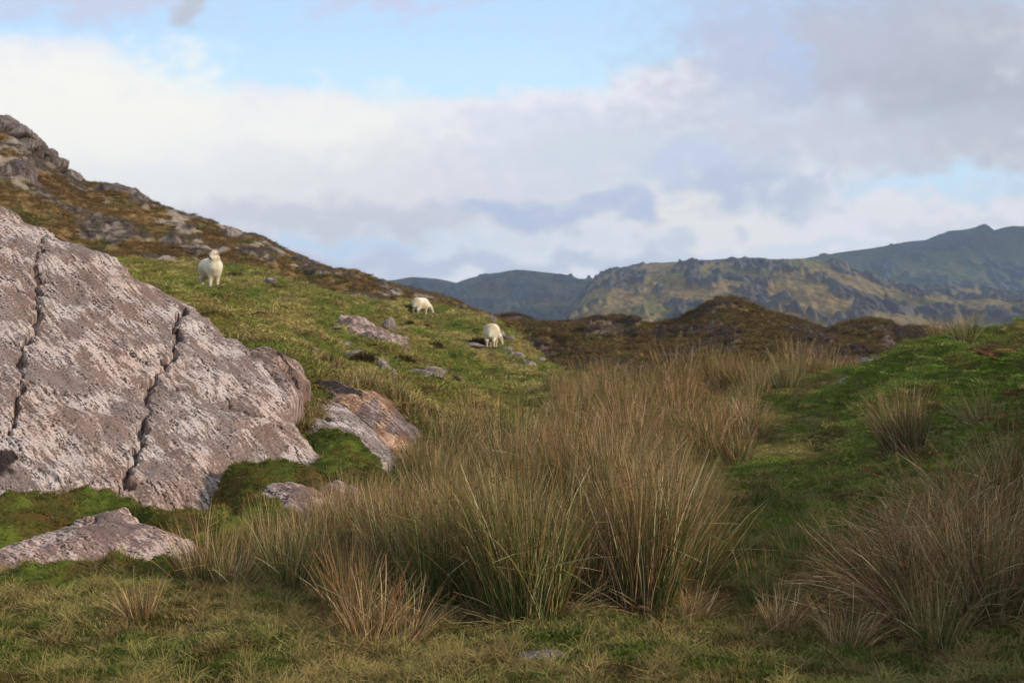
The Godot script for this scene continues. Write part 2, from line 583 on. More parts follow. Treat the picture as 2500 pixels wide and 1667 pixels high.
func sheet_color(kind: String, q: Vector2, e: float, deep: float, sd: float) -> Color:
	var a := n_patch2.get_noise_2d(q.x * 2.6 + sd, q.y * 2.6)
	var b := n_patch.get_noise_2d(q.x * 3.0 - sd, q.y * 3.0 + 9.0)
	var c := Color.WHITE
	match kind:
		"slab":
			c = Color(0.92, 0.905, 0.895).lerp(Color(0.97, 0.87, 0.80), sm(-0.05, 0.4, a + 0.12 * sm(2.2, 0.6, q.y)) * 0.7)
			c = c.lerp(Color(0.86, 0.83, 0.80), sm(0.05, 0.4, b) * 0.6)
			c = c.lerp(Color(0.86, 0.74, 0.66), sm(0.1, 0.3, n_rough.get_noise_2d(q.x * 0.8 + q.y * 0.5, q.y * 1.2 - 4.0)) * 0.5)
		"bare":
			c = Color(0.80, 0.74, 0.70).lerp(Color(0.66, 0.55, 0.48), sm(-0.1, 0.3, a))
		"pale":
			c = Color(1.05, 1.03, 1.0).lerp(Color(0.7, 0.68, 0.66), sm(0.15, 0.4, a))
		"orange":
			c = Color(0.98, 0.72, 0.5).lerp(Color(0.55, 0.48, 0.46), sm(-0.05, 0.2, n_rough.get_noise_2d(q.x * 2.0, q.y * 0.8)))
		"pink":
			c = Color(1.0, 0.86, 0.78).lerp(Color(0.85, 0.74, 0.70), sm(-0.1, 0.3, a))
		"moss":
			c = lin(86, 94, 40).lerp(lin(62, 66, 32), sm(-0.1, 0.3, a)).lerp(lin(84, 66, 38), sm(0.05, 0.3, b) * 0.8)
	return c


func rock_textures() -> void:
	# 1536 px for 7.5 m: u runs with the grain
	var S := 1536
	var na := noise(FastNoiseLite.TYPE_SIMPLEX, 0.085, 11, 3)
	var nb := noise(FastNoiseLite.TYPE_SIMPLEX, 0.0065, 12, 4)
	var nc := noise(FastNoiseLite.TYPE_SIMPLEX, 0.02, 13, 3)
	var nd := noise(FastNoiseLite.TYPE_SIMPLEX, 0.2, 14, 3)
	var nf := noise(FastNoiseLite.TYPE_SIMPLEX, 0.02, 15, 2)
	var L := []
	for e in [[na, 5], [nb, 1], [nc, 4], [nd, 2], [nf, 9]]:
		var n: FastNoiseLite = e[0]
		var im := n.get_image(S / int(e[1]), S, false, false, false)
		im.resize(S, S, Image.INTERPOLATE_CUBIC)
		im.convert(Image.FORMAT_L8)
		L.append(im.get_data())
	var A: PackedByteArray = L[0]
	var B: PackedByteArray = L[1]
	var C: PackedByteArray = L[2]
	var D: PackedByteArray = L[3]
	var E: PackedByteArray = L[4]
	var rgb := PackedByteArray()
	rgb.resize(S * S * 3)
	var hgt := PackedByteArray()
	hgt.resize(S * S)
	for k in S * S:
		var a := (A[k] - 128) / 128.0
		var b := (B[k] - 128) / 128.0
		var c := (C[k] - 128) / 128.0
		var d := (D[k] - 128) / 128.0
		# bare rock, brown to grey
		var r := 134.0 + 18.0 * c + 26.0 * d
		var g := 117.0 + 18.0 * c + 25.0 * d
		var bl := 109.0 + 19.0 * c + 24.0 * d
		# crusts of pale lichen in streaks, some whiter
		var m := a * 0.95 + d * 0.5 + b * 1.15 + c * 0.55 + 0.02
		var l := clampf(m * 2.8, 0.0, 1.0)
		var wht := clampf((m - 0.35) * 2.0, 0.0, 1.0) * 20.0
		r = lerpf(r, 170.0 + 26.0 * d + wht, l)
		g = lerpf(g, 156.0 + 26.0 * d + wht, l)
		bl = lerpf(bl, 148.0 + 26.0 * d + wht, l)
		# dark crusts, and thin fractures along the grain
		var dk := clampf((-a * 0.7 - d * 0.9 + c * 0.5 - 0.5) * 4.0, 0.0, 1.0)
		var fr := absf((E[k] - 128) / 128.0 + d * 0.03)
		if fr < 0.02 and c > -0.1: dk = maxf(dk, (1.0 - fr / 0.02) * 0.7)
		r = lerpf(r, 62.0, dk)
		g = lerpf(g, 52.0, dk)
		bl = lerpf(bl, 46.0, dk)
		rgb[3 * k] = int(clampf(r, 0, 255))
		rgb[3 * k + 1] = int(clampf(g, 0, 255))
		rgb[3 * k + 2] = int(clampf(bl, 0, 255))
		hgt[k] = int(clampf(128.0 + a * 60.0 + d * 70.0 - dk * 60.0, 0, 255))
	mats.rock_color = ImageTexture.create_from_image(Image.create_from_data(S, S, false, Image.FORMAT_RGB8, rgb))
	mats.rock_relief = ImageTexture.create_from_image(Image.create_from_data(S, S, false, Image.FORMAT_L8, hgt))


# the outlines: columns and rows of the picture, laid on a plane through three points
var slab_outline := [-140, 528, -60, 515, 9, 499, 60, 498, 78, 494, 122, 494, 133, 501, 150, 509, 200, 514, 218, 508, 232, 499, 245, 490, 236, 478, 226, 471, 240, 469, 295, 469, 324, 480, 331, 470, 320, 450, 312, 439, 298, 423, 293, 406, 290, 397, 273, 383, 257, 359, 235, 342, 219, 328, 203, 313, 188, 301, 165, 290, 150, 282, 133, 272, 110, 254, 86, 245, 68, 240, 52, 231, 23, 213, 0, 203, -60, 180, -140, 160]
var slab_cracks := [
	[[186, 304, 180, 318, 177, 322, 178, 340, 176, 352, 170, 364, 158, 378, 148, 388, 144, 394, 143, 406, 145, 420, 142, 436, 137, 452, 132, 470, 124, 492], 0.036, 0.12],
	[[42, 236, 40, 250, 38, 268, 36, 300, 34, 326, 26, 346, 20, 368, 19, 385, 19, 402, 16, 420, 12, 440], 0.03, 0.1],
	[[144, 396, 160, 394, 188, 396, 205, 400, 224, 402, 236, 412, 262, 422, 284, 428], 0.022, 0.05],
	[[20, 384, 36, 392, 60, 400, 84, 408, 108, 418, 130, 424], 0.016, 0.03],
	[[22, 424, 48, 432, 70, 444, 96, 452, 130, 462], 0.014, 0.022],
	[[4, 438, 20, 462, 46, 478, 62, 492], 0.02, 0.04],
	[[145, 432, 165, 446, 182, 460], 0.012, 0.02],
	[[100, 356, 124, 362, 150, 372], 0.010, 0.018],
	[[210, 398, 216, 430, 222, 460], 0.008, 0.014], [[262, 424, 268, 446, 274, 464], 0.008, 0.014], [[284, 430, 290, 450, 292, 466], 0.007, 0.012],
	[[-70, 190, -74, 260, -66, 340, -80, 420, -72, 500], 0.05, 0.12],
	[[75, 300, 96, 330, 118, 352], 0.010, 0.02], [[60, 330, 88, 362, 112, 392], 0.010, 0.018], [[196, 340, 216, 362, 240, 384], 0.009, 0.016],
]


func build_rocks() -> void:
	var grain := Vector2(0.82, -0.57)
	var slab := patch(spot(0, 505, 10.5), spot(331, 469, 12.2), spot(0, 203, 14.6), slab_outline)
	cover(slab, 0.22, 0.16)
	var o := thing("rock_slab", Vector3.ZERO, "huge tilted slab of grey-pink rock with pale lichen streaks and dark open cracks", "rock")
	mi("rock_face", sheet(slab, {"kind": "slab", "cell": 0.0165, "swell": 0.10, "round": 0.2, "rough": 0.05, "fold": 0.014, "grain": grain, "seed": 0.0, "stains": [[0, 466, 0.13, 0.22]]}, slab_cracks), mats.rock, o)
	crack_plants(slab, o)
	stage("slab")
	var list := [
		# name, plane, outline, look, label, cracks
		["rock_slab", [spot(257, 359, 14.0), spot(309, 388, 13.6), spot(285, 351, 14.6)], [233, 341, 257, 343, 270, 345, 287, 351, 302, 364, 310, 378, 309, 388, 300, 394, 290, 402, 280, 398, 270, 380, 255, 364, 240, 350],
			{"kind": "bare", "cell": 0.022, "swell": 0.18, "round": 0.2, "rough": 0.06, "fold": 0.012, "seed": 3.1}, "rounded grey shoulder of rock behind the top of the huge slab", [[[270, 346, 276, 362, 288, 378, 298, 388], 0.05, 0.12]]],
		["rock_slab", [spot(321, 433, 13.0), spot(398, 452, 13.2), spot(318, 381, 15.2)], [318, 381, 333, 396, 355, 409, 374, 424, 393, 442, 400, 452, 383, 460, 369, 450, 355, 441, 338, 436, 321, 434, 312, 428, 312, 412, 308, 396],
			{"kind": "pale", "cell": 0.02, "swell": 0.06, "round": 0.12, "rough": 0.04, "fold": 0.014, "lift": -0.03, "seed": 5.7, "stains": [[322, 418, 0.16, 0.14]]}, "pale whitish slab running down into the rushes beside the green moss", [[[322, 412, 345, 424, 372, 440, 392, 450], 0.016, 0.03]]],
		["rock_slab", [spot(355, 407, 14.2), spot(409, 442, 13.7), spot(355, 384, 15.3)], [318, 374, 335, 376, 355, 384, 371, 388, 387, 392, 402, 404, 415, 418, 428, 430, 417, 436, 409, 444, 396, 446, 376, 426, 357, 408, 338, 394],
			{"kind": "orange", "cell": 0.02, "swell": 0.07, "round": 0.12, "rough": 0.04, "fold": 0.016, "lift": -0.04, "seed": 8.3, "stains": [[334, 382, 0.3, 0.35], [350, 390, 0.22, 0.25]]}, "orange-brown slab with a black stained top under overhanging grass", [[[362, 392, 380, 412, 402, 436], 0.012, 0.02], [[380, 392, 402, 416, 420, 432], 0.012, 0.02]]],
		["rock_slab", [spot(3, 573, 8.8), spot(196, 563, 9.1), spot(122, 507, 10.2)], [-60, 580, 3, 575, 47, 571, 86, 566, 110, 563, 141, 566, 196, 566, 204, 549, 188, 538, 160, 524, 141, 515, 122, 506, 110, 508, 92, 511, 75, 516, 55, 527, 41, 531, 16, 540, -30, 550],
			{"kind": "pink", "cell": 0.017, "swell": 0.08, "round": 0.14, "rough": 0.05, "fold": 0.014, "seed": 11.9}, "low pinkish rock poking out of the turf under the mossy band", [[[96, 511, 90, 520, 80, 528], 0.02, 0.05]]],
		["rock_slab", [spot(268, 492, 10.9), spot(342, 511, 10.5), spot(298, 480, 11.3)], [262, 496, 282, 483, 298, 481, 323, 487, 336, 498, 346, 512, 321, 517, 290, 508],
			{"kind": "pink", "cell": 0.018, "swell": 0.15, "round": 0.16, "rough": 0.06, "fold": 0.012, "seed": 14.2}, "small domed pink rock between two moss cushions at the foot of the slab", []],
		["rock_slab", [spot(324, 490, 10.9), spot(365, 504, 10.6), spot(345, 484, 11.2)], [322, 486, 342, 484, 367, 494, 370, 506, 350, 513, 336, 502],
			{"kind": "pink", "cell": 0.018, "swell": 0.13, "round": 0.13, "rough": 0.06, "fold": 0.012, "seed": 17.2}, "small split pink rock at the edge of the tall rushes", []],
		["rock_slab", [spot(341, 366, 21.0), spot(395, 374, 20.0), spot(365, 352, 22.2)], [338, 356, 352, 352, 366, 353, 380, 357, 391, 364, 397, 374, 390, 375, 380, 366, 362, 363, 345, 360],
			{"kind": "bare", "cell": 0.035, "swell": 0.1, "round": 0.15, "rough": 0.06, "fold": 0.01, "lift": 0.03, "seed": 19.2}, "thin grey ledge of rock curving out of the grass above the orange slab", []],
		["rock_slab", [spot(345, 330, 31.0), spot(400, 338, 30.0), spot(380, 318, 33.0)], [336, 318, 352, 314, 372, 318, 388, 326, 404, 334, 412, 342, 398, 342, 380, 338, 362, 334, 346, 326],
			{"kind": "pink", "cell": 0.05, "swell": 0.05, "round": 0.3, "rough": 0.2, "fold": 0.0, "lift": -0.08, "seed": 23.2}, "broken pinkish outcrop in the middle of the green slope", []],
		["rock_slab", [spot(196, 296, 33.5), spot(266, 300, 33.0), spot(230, 288, 35.5)], [170, 290, 196, 288, 220, 289, 250, 292, 268, 297, 262, 301, 236, 298, 210, 297, 186, 298],
			{"kind": "bare", "cell": 0.05, "swell": 0.08, "round": 0.2, "rough": 0.12, "fold": 0.0, "lift": 0.02, "seed": 27.2}, "low grey ledge under the feet of the standing sheep", []],
	]
	for e in list:
		var p := patch(e[1][0], e[1][1], e[1][2], e[2])
		cover(p, 0.12, 0.1)
		var q := thing(e[0], Vector3.ZERO, e[4], "rock")
		mi("rock_face", sheet(p, e[3], e[5]), mats.rock, q)
	stage("rocks")


func crack_plants(p: Patch, _o: Node3D) -> void:
	pass


var cushions := [
	["wide green moss band draped along the foot of the huge slab", [spot(0, 515, 10.1), spot(215, 535, 9.9), spot(110, 494, 10.9)], [-60, 520, 5, 500, 40, 496, 62, 496, 78, 491, 125, 493, 140, 504, 165, 513, 205, 517, 232, 512, 260, 524, 284, 540, 262, 552, 232, 556, 205, 548, 188, 537, 160, 523, 138, 513, 122, 505, 96, 509, 72, 516, 54, 526, 36, 533, 10, 541, -60, 552]],
	["brown-tipped moss cushion overhanging the little pink rock", [spot(226, 470, 11.5), spot(326, 487, 11.2), spot(280, 464, 11.9)], [224, 471, 236, 465, 262, 467, 296, 464, 318, 475, 333, 488, 318, 491, 300, 482, 284, 483, 268, 493, 250, 489, 238, 482]],
	["bright green moss mound filling the corner between both pale slabs", [spot(331, 480, 11.4), spot(380, 488, 11.6), spot(330, 437, 13.0)], [312, 437, 324, 432, 345, 437, 362, 446, 376, 458, 388, 474, 386, 492, 366, 494, 344, 486, 328, 484, 333, 472, 326, 456]],
	["ragged moss clump under the small boulder at the slab's corner", [spot(235, 500, 10.6), spot(290, 520, 10.2), spot(262, 492, 10.9)], [230, 500, 246, 490, 262, 494, 285, 507, 305, 518, 296, 530, 270, 526, 246, 516]],
	["flat olive moss mat below the low pink rock", [spot(60, 572, 8.6), spot(180, 575, 8.6), spot(110, 562, 8.95)], [-20, 578, 40, 574, 84, 566, 100, 560, 120, 564, 150, 568, 186, 570, 200, 580, 150, 590, 80, 592, 10, 594]],
]


func build_moss() -> void:
	var wisp := turf_mesh(16, 0.04, 0.03, 0.085, 0.0045, 0.5, 1.2)
	var at := []
	for e in cushions:
		var p := patch(e[1][0], e[1][1], e[1][2], e[2])
		var q := thing("moss_cushion", Vector3.ZERO, e[0], "moss")
		var m := sheet(p, {"kind": "moss", "cell": 0.03, "swell": 0.11, "round": 0.12, "rough": 0.05, "lump": 0.07, "seed": float(at.size()) + 31.0, "margin": 0.2, "fall": 1.6})
		mi("moss_bed", m, mats.earth, q)
		at.append(m)
		# fuzz on it
		var a := m.surface_get_arrays(0)
		var v: PackedVector3Array = a[Mesh.ARRAY_VERTEX]
		var n: PackedVector3Array = a[Mesh.ARRAY_NORMAL]
		var ix: PackedInt32Array = a[Mesh.ARRAY_INDEX]
		var tr := []
		var co := []
		for k in ix.size() / 6:
			if rng.randf() < 0.85:
				var i := ix[6 * k]
				var up := n[i].lerp(Vector3.UP, 0.35).normalized()
				var s := rng.randf_range(0.45, 0.95)
				tr.append(Transform3D(turned(up, rng.randf() * TAU).scaled(Vector3(s, s * rng.randf_range(0.7, 1.3), s)), v[i] - n[i] * 0.01))
				var pn := n_patch.get_noise_2d(v[i].x * 4.0, v[i].z * 4.0)
				var c := lin(112, 122, 52).lerp(lin(76, 84, 38), rng.randf()).lerp(lin(122, 96, 56), sm(-0.1, 0.25, pn + rng.randf_range(-0.2, 0.2)) * 0.85)
				co.append(c)
		copies("moss_fuzz", moss_tuft(), mats.blade, tr, co, q)
		var tr2 := []
		var co2 := []
		for k in tr.size():
			if rng.randf() < 0.05:
				var one: Transform3D = tr[k]
				tr2.append(Transform3D(turned(Vector3.UP, rng.randf() * TAU).scaled(Vector3.ONE * rng.randf_range(0.6, 1.3)), one.origin))
				co2.append(lin(150, 136, 84).lerp(lin(104, 108, 54), rng.randf()))
		copies("grass_wisps", wisp, mats.blade, tr2, co2, q)


func turned(up: Vector3, a: float) -> Basis:
	var x := Vector3(cos(a), 0, sin(a))
	x = (x - up * up.dot(x)).normalized()
	return Basis(x, up, x.cross(up))


func copies(called: String, mesh: Mesh, m: Material, tr: Array, co: Array, parent: Node = null) -> MultiMeshInstance3D:
	var mm := MultiMesh.new()
	mm.transform_format = MultiMesh.TRANSFORM_3D
	mm.use_colors = true
	mm.mesh = mesh
	mm.instance_count = tr.size()
	for k in tr.size():
		mm.set_instance_transform(k, tr[k])
		mm.set_instance_color(k, co[k])
	var o := MultiMeshInstance3D.new()
	o.multimesh = mm
	o.material_override = m
	o.set_meta("kind", "stuff")
	if parent == null:
		o.name = numbered(called)
		add_child(o)
	else:
		o.name = called
		parent.add_child(o, true)
	return o


# ---------------------------------------------------------------- blades

class Blades:
	var v := PackedVector3Array()
	var n := PackedVector3Array()
	var c := PackedColorArray()
	var ix := PackedInt32Array()
	# a ribbon that leaves base along dir and droops; c1 from segment `turn` on
	func add(base: Vector3, dir: Vector3, length: float, droop: float, width: float, face: float, segs: int, c0: Color, c1: Color, turn: int, kink := -1, bend := Vector3.ZERO, curl := Vector3.ZERO) -> Vector3:
		var p := base
		var d := dir.normalized()
		var out := Vector3(d.x, 0, d.z)
		out = out.normalized() if out.length() > 0.01 else Vector3(cos(face), 0, sin(face))
		var step := length / segs
		var first := v.size()
		for k in segs + 1:
			var side := d.cross(Vector3(cos(face), 0.15, sin(face))).normalized()
			var w := width * (1.0 - 0.75 * pow(k / float(segs), 1.5)) * 0.5
			var nn := d.cross(side).normalized()
			v.append(p - side * w)
			v.append(p + side * w)
			n.append(nn)
			n.append(nn)
			var col := c0 if k < turn else c1
			c.append(col)
			c.append(col)
			if k == kink: d = bend.normalized()
			d = (d + curl + (out * 0.6 + Vector3.DOWN) * droop * (k + 1) / float(segs)).normalized()
			p += d * step
		for k in segs:
			var a := first + 2 * k
			ix.append(a); ix.append(a + 1); ix.append(a + 2)
			ix.append(a + 1); ix.append(a + 3); ix.append(a + 2)
		return v[v.size() - 1]
	func blob(p: Vector3, r: float, col: Color) -> void:
		var f := v.size()
		for q in [Vector3(0, 1.3, 0), Vector3(1, 0, 0.2), Vector3(-0.5, 0, 0.9), Vector3(-0.5, 0.1, -0.9), Vector3(0, -1.2, 0)]:
			v.append(p + q * r)
			n.append(q.normalized())
			c.append(col)
		for t in [[0, 2, 1], [0, 3, 2], [0, 1, 3], [4, 1, 2], [4, 2, 3], [4, 3, 1]]:
			ix.append(f + t[0]); ix.append(f + t[2]); ix.append(f + t[1])


func blades_mesh(b: Blades) -> ArrayMesh:
	return mesh_of(b.v, b.n, b.c, PackedVector2Array(), b.ix)


func moss_tuft() -> ArrayMesh:
	if mats.has("moss_mesh"): return mats.moss_mesh
	var b := Blades.new()
	for k in 16:
		var a := rng.randf() * TAU
		var q := Vector3(cos(a), 0, sin(a))
		b.add(q * rng.randf() * 0.035, q * rng.randf_range(0.1, 0.9) + Vector3.UP, rng.randf_range(0.018, 0.045), 0.1, 0.007, rng.randf() * TAU, 2, Color.WHITE * rng.randf_range(0.8, 1.15), Color.WHITE, 2)
	mats.moss_mesh = blades_mesh(b)
	return mats.moss_mesh


func turf_mesh(count: int, spread: float, lo: float, hi: float, width: float, droop: float, lean: float) -> ArrayMesh:
	var b := Blades.new()
	for k in count:
		var a := rng.randf() * TAU
		var q := Vector3(cos(a), 0, sin(a))
		var tone := rng.randf_range(0.55, 1.35)
		var c := Color(tone * rng.randf_range(0.9, 1.12), tone, tone * rng.randf_range(0.85, 1.1))
		if rng.randf() < 0.12: c = Color(1.9 * tone, 1.45 * tone, 1.5 * tone)
		a = rng.randf() * TAU
		b.add(q * sqrt(rng.randf()) * spread, Vector3(cos(a), 0, sin(a)) * rng.randf() * lean + Vector3.UP, rng.randf_range(lo, hi), rng.randf_range(0.3, 1.0) * droop, width * rng.randf_range(0.7, 1.3), rng.randf() * TAU, 3, c, c, 9)
	return blades_mesh(b)


func build_grass() -> void:
	# near turf, hillside turf, moss of the bank: the same kind of clump, larger with distance
	var near := [turf_mesh(56, 0.075, 0.008, 0.026, 0.006, 0.3, 1.0), turf_mesh(52, 0.075, 0.01, 0.034, 0.006, 0.3, 1.4), turf_mesh(36, 0.07, 0.015, 0.06, 0.005, 0.3, 1.6)]
	var tufts := [turf_mesh(60, 0.05, 0.08, 0.22, 0.005, 0.55, 0.8), turf_mesh(70, 0.06, 0.07, 0.18, 0.005, 0.7, 1.0)]
	var wide := [turf_mesh(50, 0.22, 0.04, 0.12, 0.014, 0.5, 1.2), turf_mesh(50, 0.22, 0.03, 0.09, 0.014, 0.6, 1.4)]
	var tr := {}
	var co := {}
	for m in near + tufts + wide:
		tr[m] = []
		co[m] = []
	var green := lin(102, 116, 50)
	var lush := lin(112, 134, 52)
	var olive := lin(122, 118, 62)
	var straw := lin(184, 160, 106)
	var brown := lin(112, 88, 58)
	for k in 92000:
		var px := rng.randf_range(-60.0, 1084.0)
		# even over the picture's rows, so that far ground is not overfilled
		var row := rng.randf()
		var d := 5.6 * pow(70.0 / 5.6, pow(row, 1.15))
		var x := (px - 512.0) / F * d
		var z := -d
		if covered(x, z) > 0.0: continue
		var trod := false
		for f in folds:
			if absf(x - f.x) < 0.7 and absf(z - f.z - 0.9) < 1.5: trod = true
		if trod: continue
		var q := n_patch2.get_noise_2d(x, z)
		var p := n_patch.get_noise_2d(x, z)
		var bank := sm(-0.2, 0.9, x - 0.13 * d) * sm(7.5, 9.5, d)
		var c := green.lerp(olive, sm(-0.2, 0.25, p + rng.randf_range(-0.15, 0.15)))
		c = c.lerp(straw, sm(0.0, 0.4, q + rng.randf_range(-0.2, 0.2)) * (0.3 + 0.25 * sm(10.0, 16.0, d)))
		c = c.lerp(lush, bank * sm(0.75, 0.1, q) * 0.85)
		c = c.lerp(brown, sm(0.1, 0.4, n_rough.get_noise_2d(x * 1.7, z * 1.7)) * 0.7)
		if d < 14.0: c = c.lerp(brown if n_fine.get_noise_2d(x * 1.3, z * 1.3) > 0.0 else straw, sm(0.12, 0.4, absf(n_fine.get_noise_2d(x * 1.3, z * 1.3))) * 0.42)
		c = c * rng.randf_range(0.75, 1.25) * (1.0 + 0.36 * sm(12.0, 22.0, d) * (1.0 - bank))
		var m: ArrayMesh
		var s := 1.0
		if d < 13.0:
			if rng.randf() < 0.035 + 0.08 * sm(0.0, 0.4, q):
				m = tufts[rng.randi() % 2]
				c = c.lerp(straw, 0.4)
				s = rng.randf_range(0.35, 0.8)
			else:
				m = near[[0, 0, 1, 1, 2][rng.randi() % 5]]
				s = rng.randf_range(0.8, 1.3) * (1.0 + (d - 6.0) * 0.06)
		else:
			m = wide[rng.randi() % 2]
			s = rng.randf_range(0.6, 1.15) * (0.55 + d * 0.018)
			if bank > 0.5: s *= 0.7
			if rng.randf() < 0.05:
				s *= 1.5
				c = c.lerp(straw, 0.4)
		var y := ground_y(x, z)
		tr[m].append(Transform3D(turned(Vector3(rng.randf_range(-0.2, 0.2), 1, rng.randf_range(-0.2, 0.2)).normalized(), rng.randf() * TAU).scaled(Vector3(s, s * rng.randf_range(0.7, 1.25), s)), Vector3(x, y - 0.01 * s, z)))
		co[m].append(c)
	var stalk := turf_mesh(3, 0.06, 0.07, 0.18, 0.0035, 0.05, 6.0)
	tr[stalk] = []
	co[stalk] = []
	for k in 260:
		var d := 5.8 + 6.0 * rng.randf()
		var x := (rng.randf_range(-20.0, 1044.0) - 512.0) / F * d
		if covered(x, -d) > 0.0: continue
		tr[stalk].append(Transform3D(turned(Vector3.UP, rng.randf() * TAU), Vector3(x, ground_y(x, -d) + 0.03, -d)))
		co[stalk].append(straw * rng.randf_range(0.5, 0.9))
	var names := {}
	names[stalk] = ["straw_litter", "broken straw stalks lying about on the near turf"]
	for m in near: names[m] = ["turf_grass", "short cropped turf grass covering the near ground"]
	for m in tufts: names[m] = ["wispy_grass", "pale wispy grass blades standing in the near turf"]
	for m in wide: names[m] = ["hillside_grass", "rough grass covering the green slope and the mossy bank"]
	for m in tr:
		if tr[m].size():
			tag(copies(names[m][0], m, mats.blade, tr[m], co[m]), names[m][1], "grass", "", "stuff")


# ---------------------------------------------------------------- rushes

var rush_kinds := []
var folds := []      # where the sheep stand: the turf there is nibbled to the ground


func make_rushes() -> void:
	# [stems, height, spread, splay, share dry, width]
	var specs := [
		[1000, 0.98, 0.20, 0.27, 0.46, 0.0052, 0.0], [920, 0.92, 0.19, 0.22, 0.36, 0.0052, 0.1], [820, 0.86, 0.20, 0.34, 0.55, 0.0052, 0.2], [780, 0.84, 0.17, 0.20, 0.22, 0.0052, 0.0],   # tall, near
		[340, 0.55, 0.11, 0.45, 0.5, 0.004, 0.1], [280, 0.42, 0.09, 0.6, 0.7, 0.004, 0.0],                                                                     # small
		[420, 0.95, 0.22, 0.28, 0.5, 0.009, 0.0], [420, 0.88, 0.22, 0.34, 0.62, 0.009, 0.0],                                                                   # seen far off
		[820, 0.88, 0.30, 1.15, 0.7, 0.0048, 0.6],                                                                                                             # sprawling
		[110, 0.5, 0.10, 0.35, 0.05, 0.0045, 0.0], [380, 0.42, 0.16, 0.8, 0.45, 0.007, 0.0],                                                                                                             # thin and green
	]
	for s in specs:
		var live := Blades.new()
		var dry := Blades.new()
		var seed_ := Blades.new()
		var sprawl: bool = s[3] > 0.9
		for k in int(s[0]):
			var a := rng.randf() * TAU
			var rr := sqrt(rng.randf())
			var q := Vector3(cos(a), 0, sin(a))
			var lean: float = rr * s[3] * rng.randf_range(0.3, 1.35) + rng.randf_range(0.0, 0.14)
			var a2 := a + rng.randf_range(-1.1, 1.1)
			var dir := Vector3(cos(a2), 0, sin(a2)) * lean + Vector3.UP
			var is_dry: bool = rng.randf() < s[4]
			var len_: float = s[1] * rng.randf_range(0.38, 1.12) * (1.0 - 0.12 * rr)
			var w: float = s[5] * rng.randf_range(0.7, 1.2)
			var tone := rng.randf_range(0.5, 1.5)
			var curl := Vector3(rng.randf_range(-1, 1), rng.randf_range(-0.3, 0.2), rng.randf_range(-1, 1)) * (0.065 if not sprawl else 0.12)
			var droop := rng.randf_range(0.0, 0.13) if not sprawl else rng.randf_range(0.05, 0.34)
			if is_dry:
				var c := lin(186, 154, 114).lerp(lin(134, 100, 70), rng.randf())
				if rng.randf() < 0.22: c = lin(208, 190, 152)
				if rng.randf() < 0.14: c = lin(118, 78, 52)
				c = c.lerp(lin(112, 82, 62), s[6] * rng.randf()) * tone
				var kink := -1
				var bend := Vector3.ZERO
				if rng.randf() < 0.22:
					kink = 2 + rng.randi() % 3
					bend = Vector3(rng.randf_range(-1, 1), rng.randf_range(-0.6, 0.5), rng.randf_range(-1, 1))
				dry.add(q * rr * s[2], dir, len_, droop, w, rng.randf() * TAU, 5, c, c, 9, kink, bend, curl)
			else:
				var c := lin(66, 84, 38).lerp(lin(98, 110, 56), rng.randf()) * tone
				var tip := lin(166, 130, 86).lerp(lin(124, 106, 64), rng.randf()) * tone
				live.add(q * rr * s[2], dir, len_, droop * 0.7, w, rng.randf() * TAU, 5, c, tip, 3 + rng.randi() % 3, -1, Vector3.ZERO, curl)
			if s[1] > 0.7 and rng.randf() < 0.2:
				var at: Vector3 = q * rr * s[2] + dir.normalized() * len_ * rng.randf_range(0.78, 0.92)
				for g in 3:
					seed_.blob(at + Vector3(rng.randf_range(-0.006, 0.006), rng.randf_range(-0.008, 0.008), rng.randf_range(-0.006, 0.006)), rng.randf_range(0.0035, 0.006) * (1.6 if s[5] > 0.008 else 1.0), lin(104, 66, 38).lerp(lin(134, 92, 56), rng.randf()))
		# a litter of broken dead stems round the foot
		for k in int(s[0] * 0.22):
			var a := rng.randf() * TAU
			var q := Vector3(cos(a), 0, sin(a))
			var a2 := a + rng.randf_range(-1.2, 1.2)
			dry.add(q * s[2] * rng.randf_range(0.5, 1.2), Vector3(cos(a2), rng.randf_range(0.1, 0.9), sin(a2)), s[1] * rng.randf_range(0.15, 0.5), 0.12, s[5] * 0.9, rng.randf() * TAU, 3, lin(122, 96, 70), lin(150, 124, 92), 2)
		rush_kinds.append([blades_mesh(live), blades_mesh(dry), blades_mesh(seed_) if seed_.ix.size() else null])


func rush(kind: int, px: float, d: float, scale_: float, label: String, group: String, lean := Vector2.ZERO) -> void:
	var at := on_ground(px, d)
	at.y -= 0.02
	var o := thing("rush_tussock", at, label, "rushes", group)
	var up := Vector3(lean.x, 1.0, lean.y).normalized()
	o.basis = turned(up, rng.randf() * TAU).scaled(Vector3(scale_, scale_ * rng.randf_range(0.92, 1.08), scale_))
	var k: Array = rush_kinds[kind]
	var dryness: Material = mats[["stem", "stem_red", "stem_green", "stem_pale"][rng.randi() % 4]]
	mi("green_stems", k[0], dryness, o)
	mi("dry_stems", k[1], dryness, o)
	if k[2] != null: mi("seed_heads", k[2], mats.stem, o).set_meta("kind", "stuff")


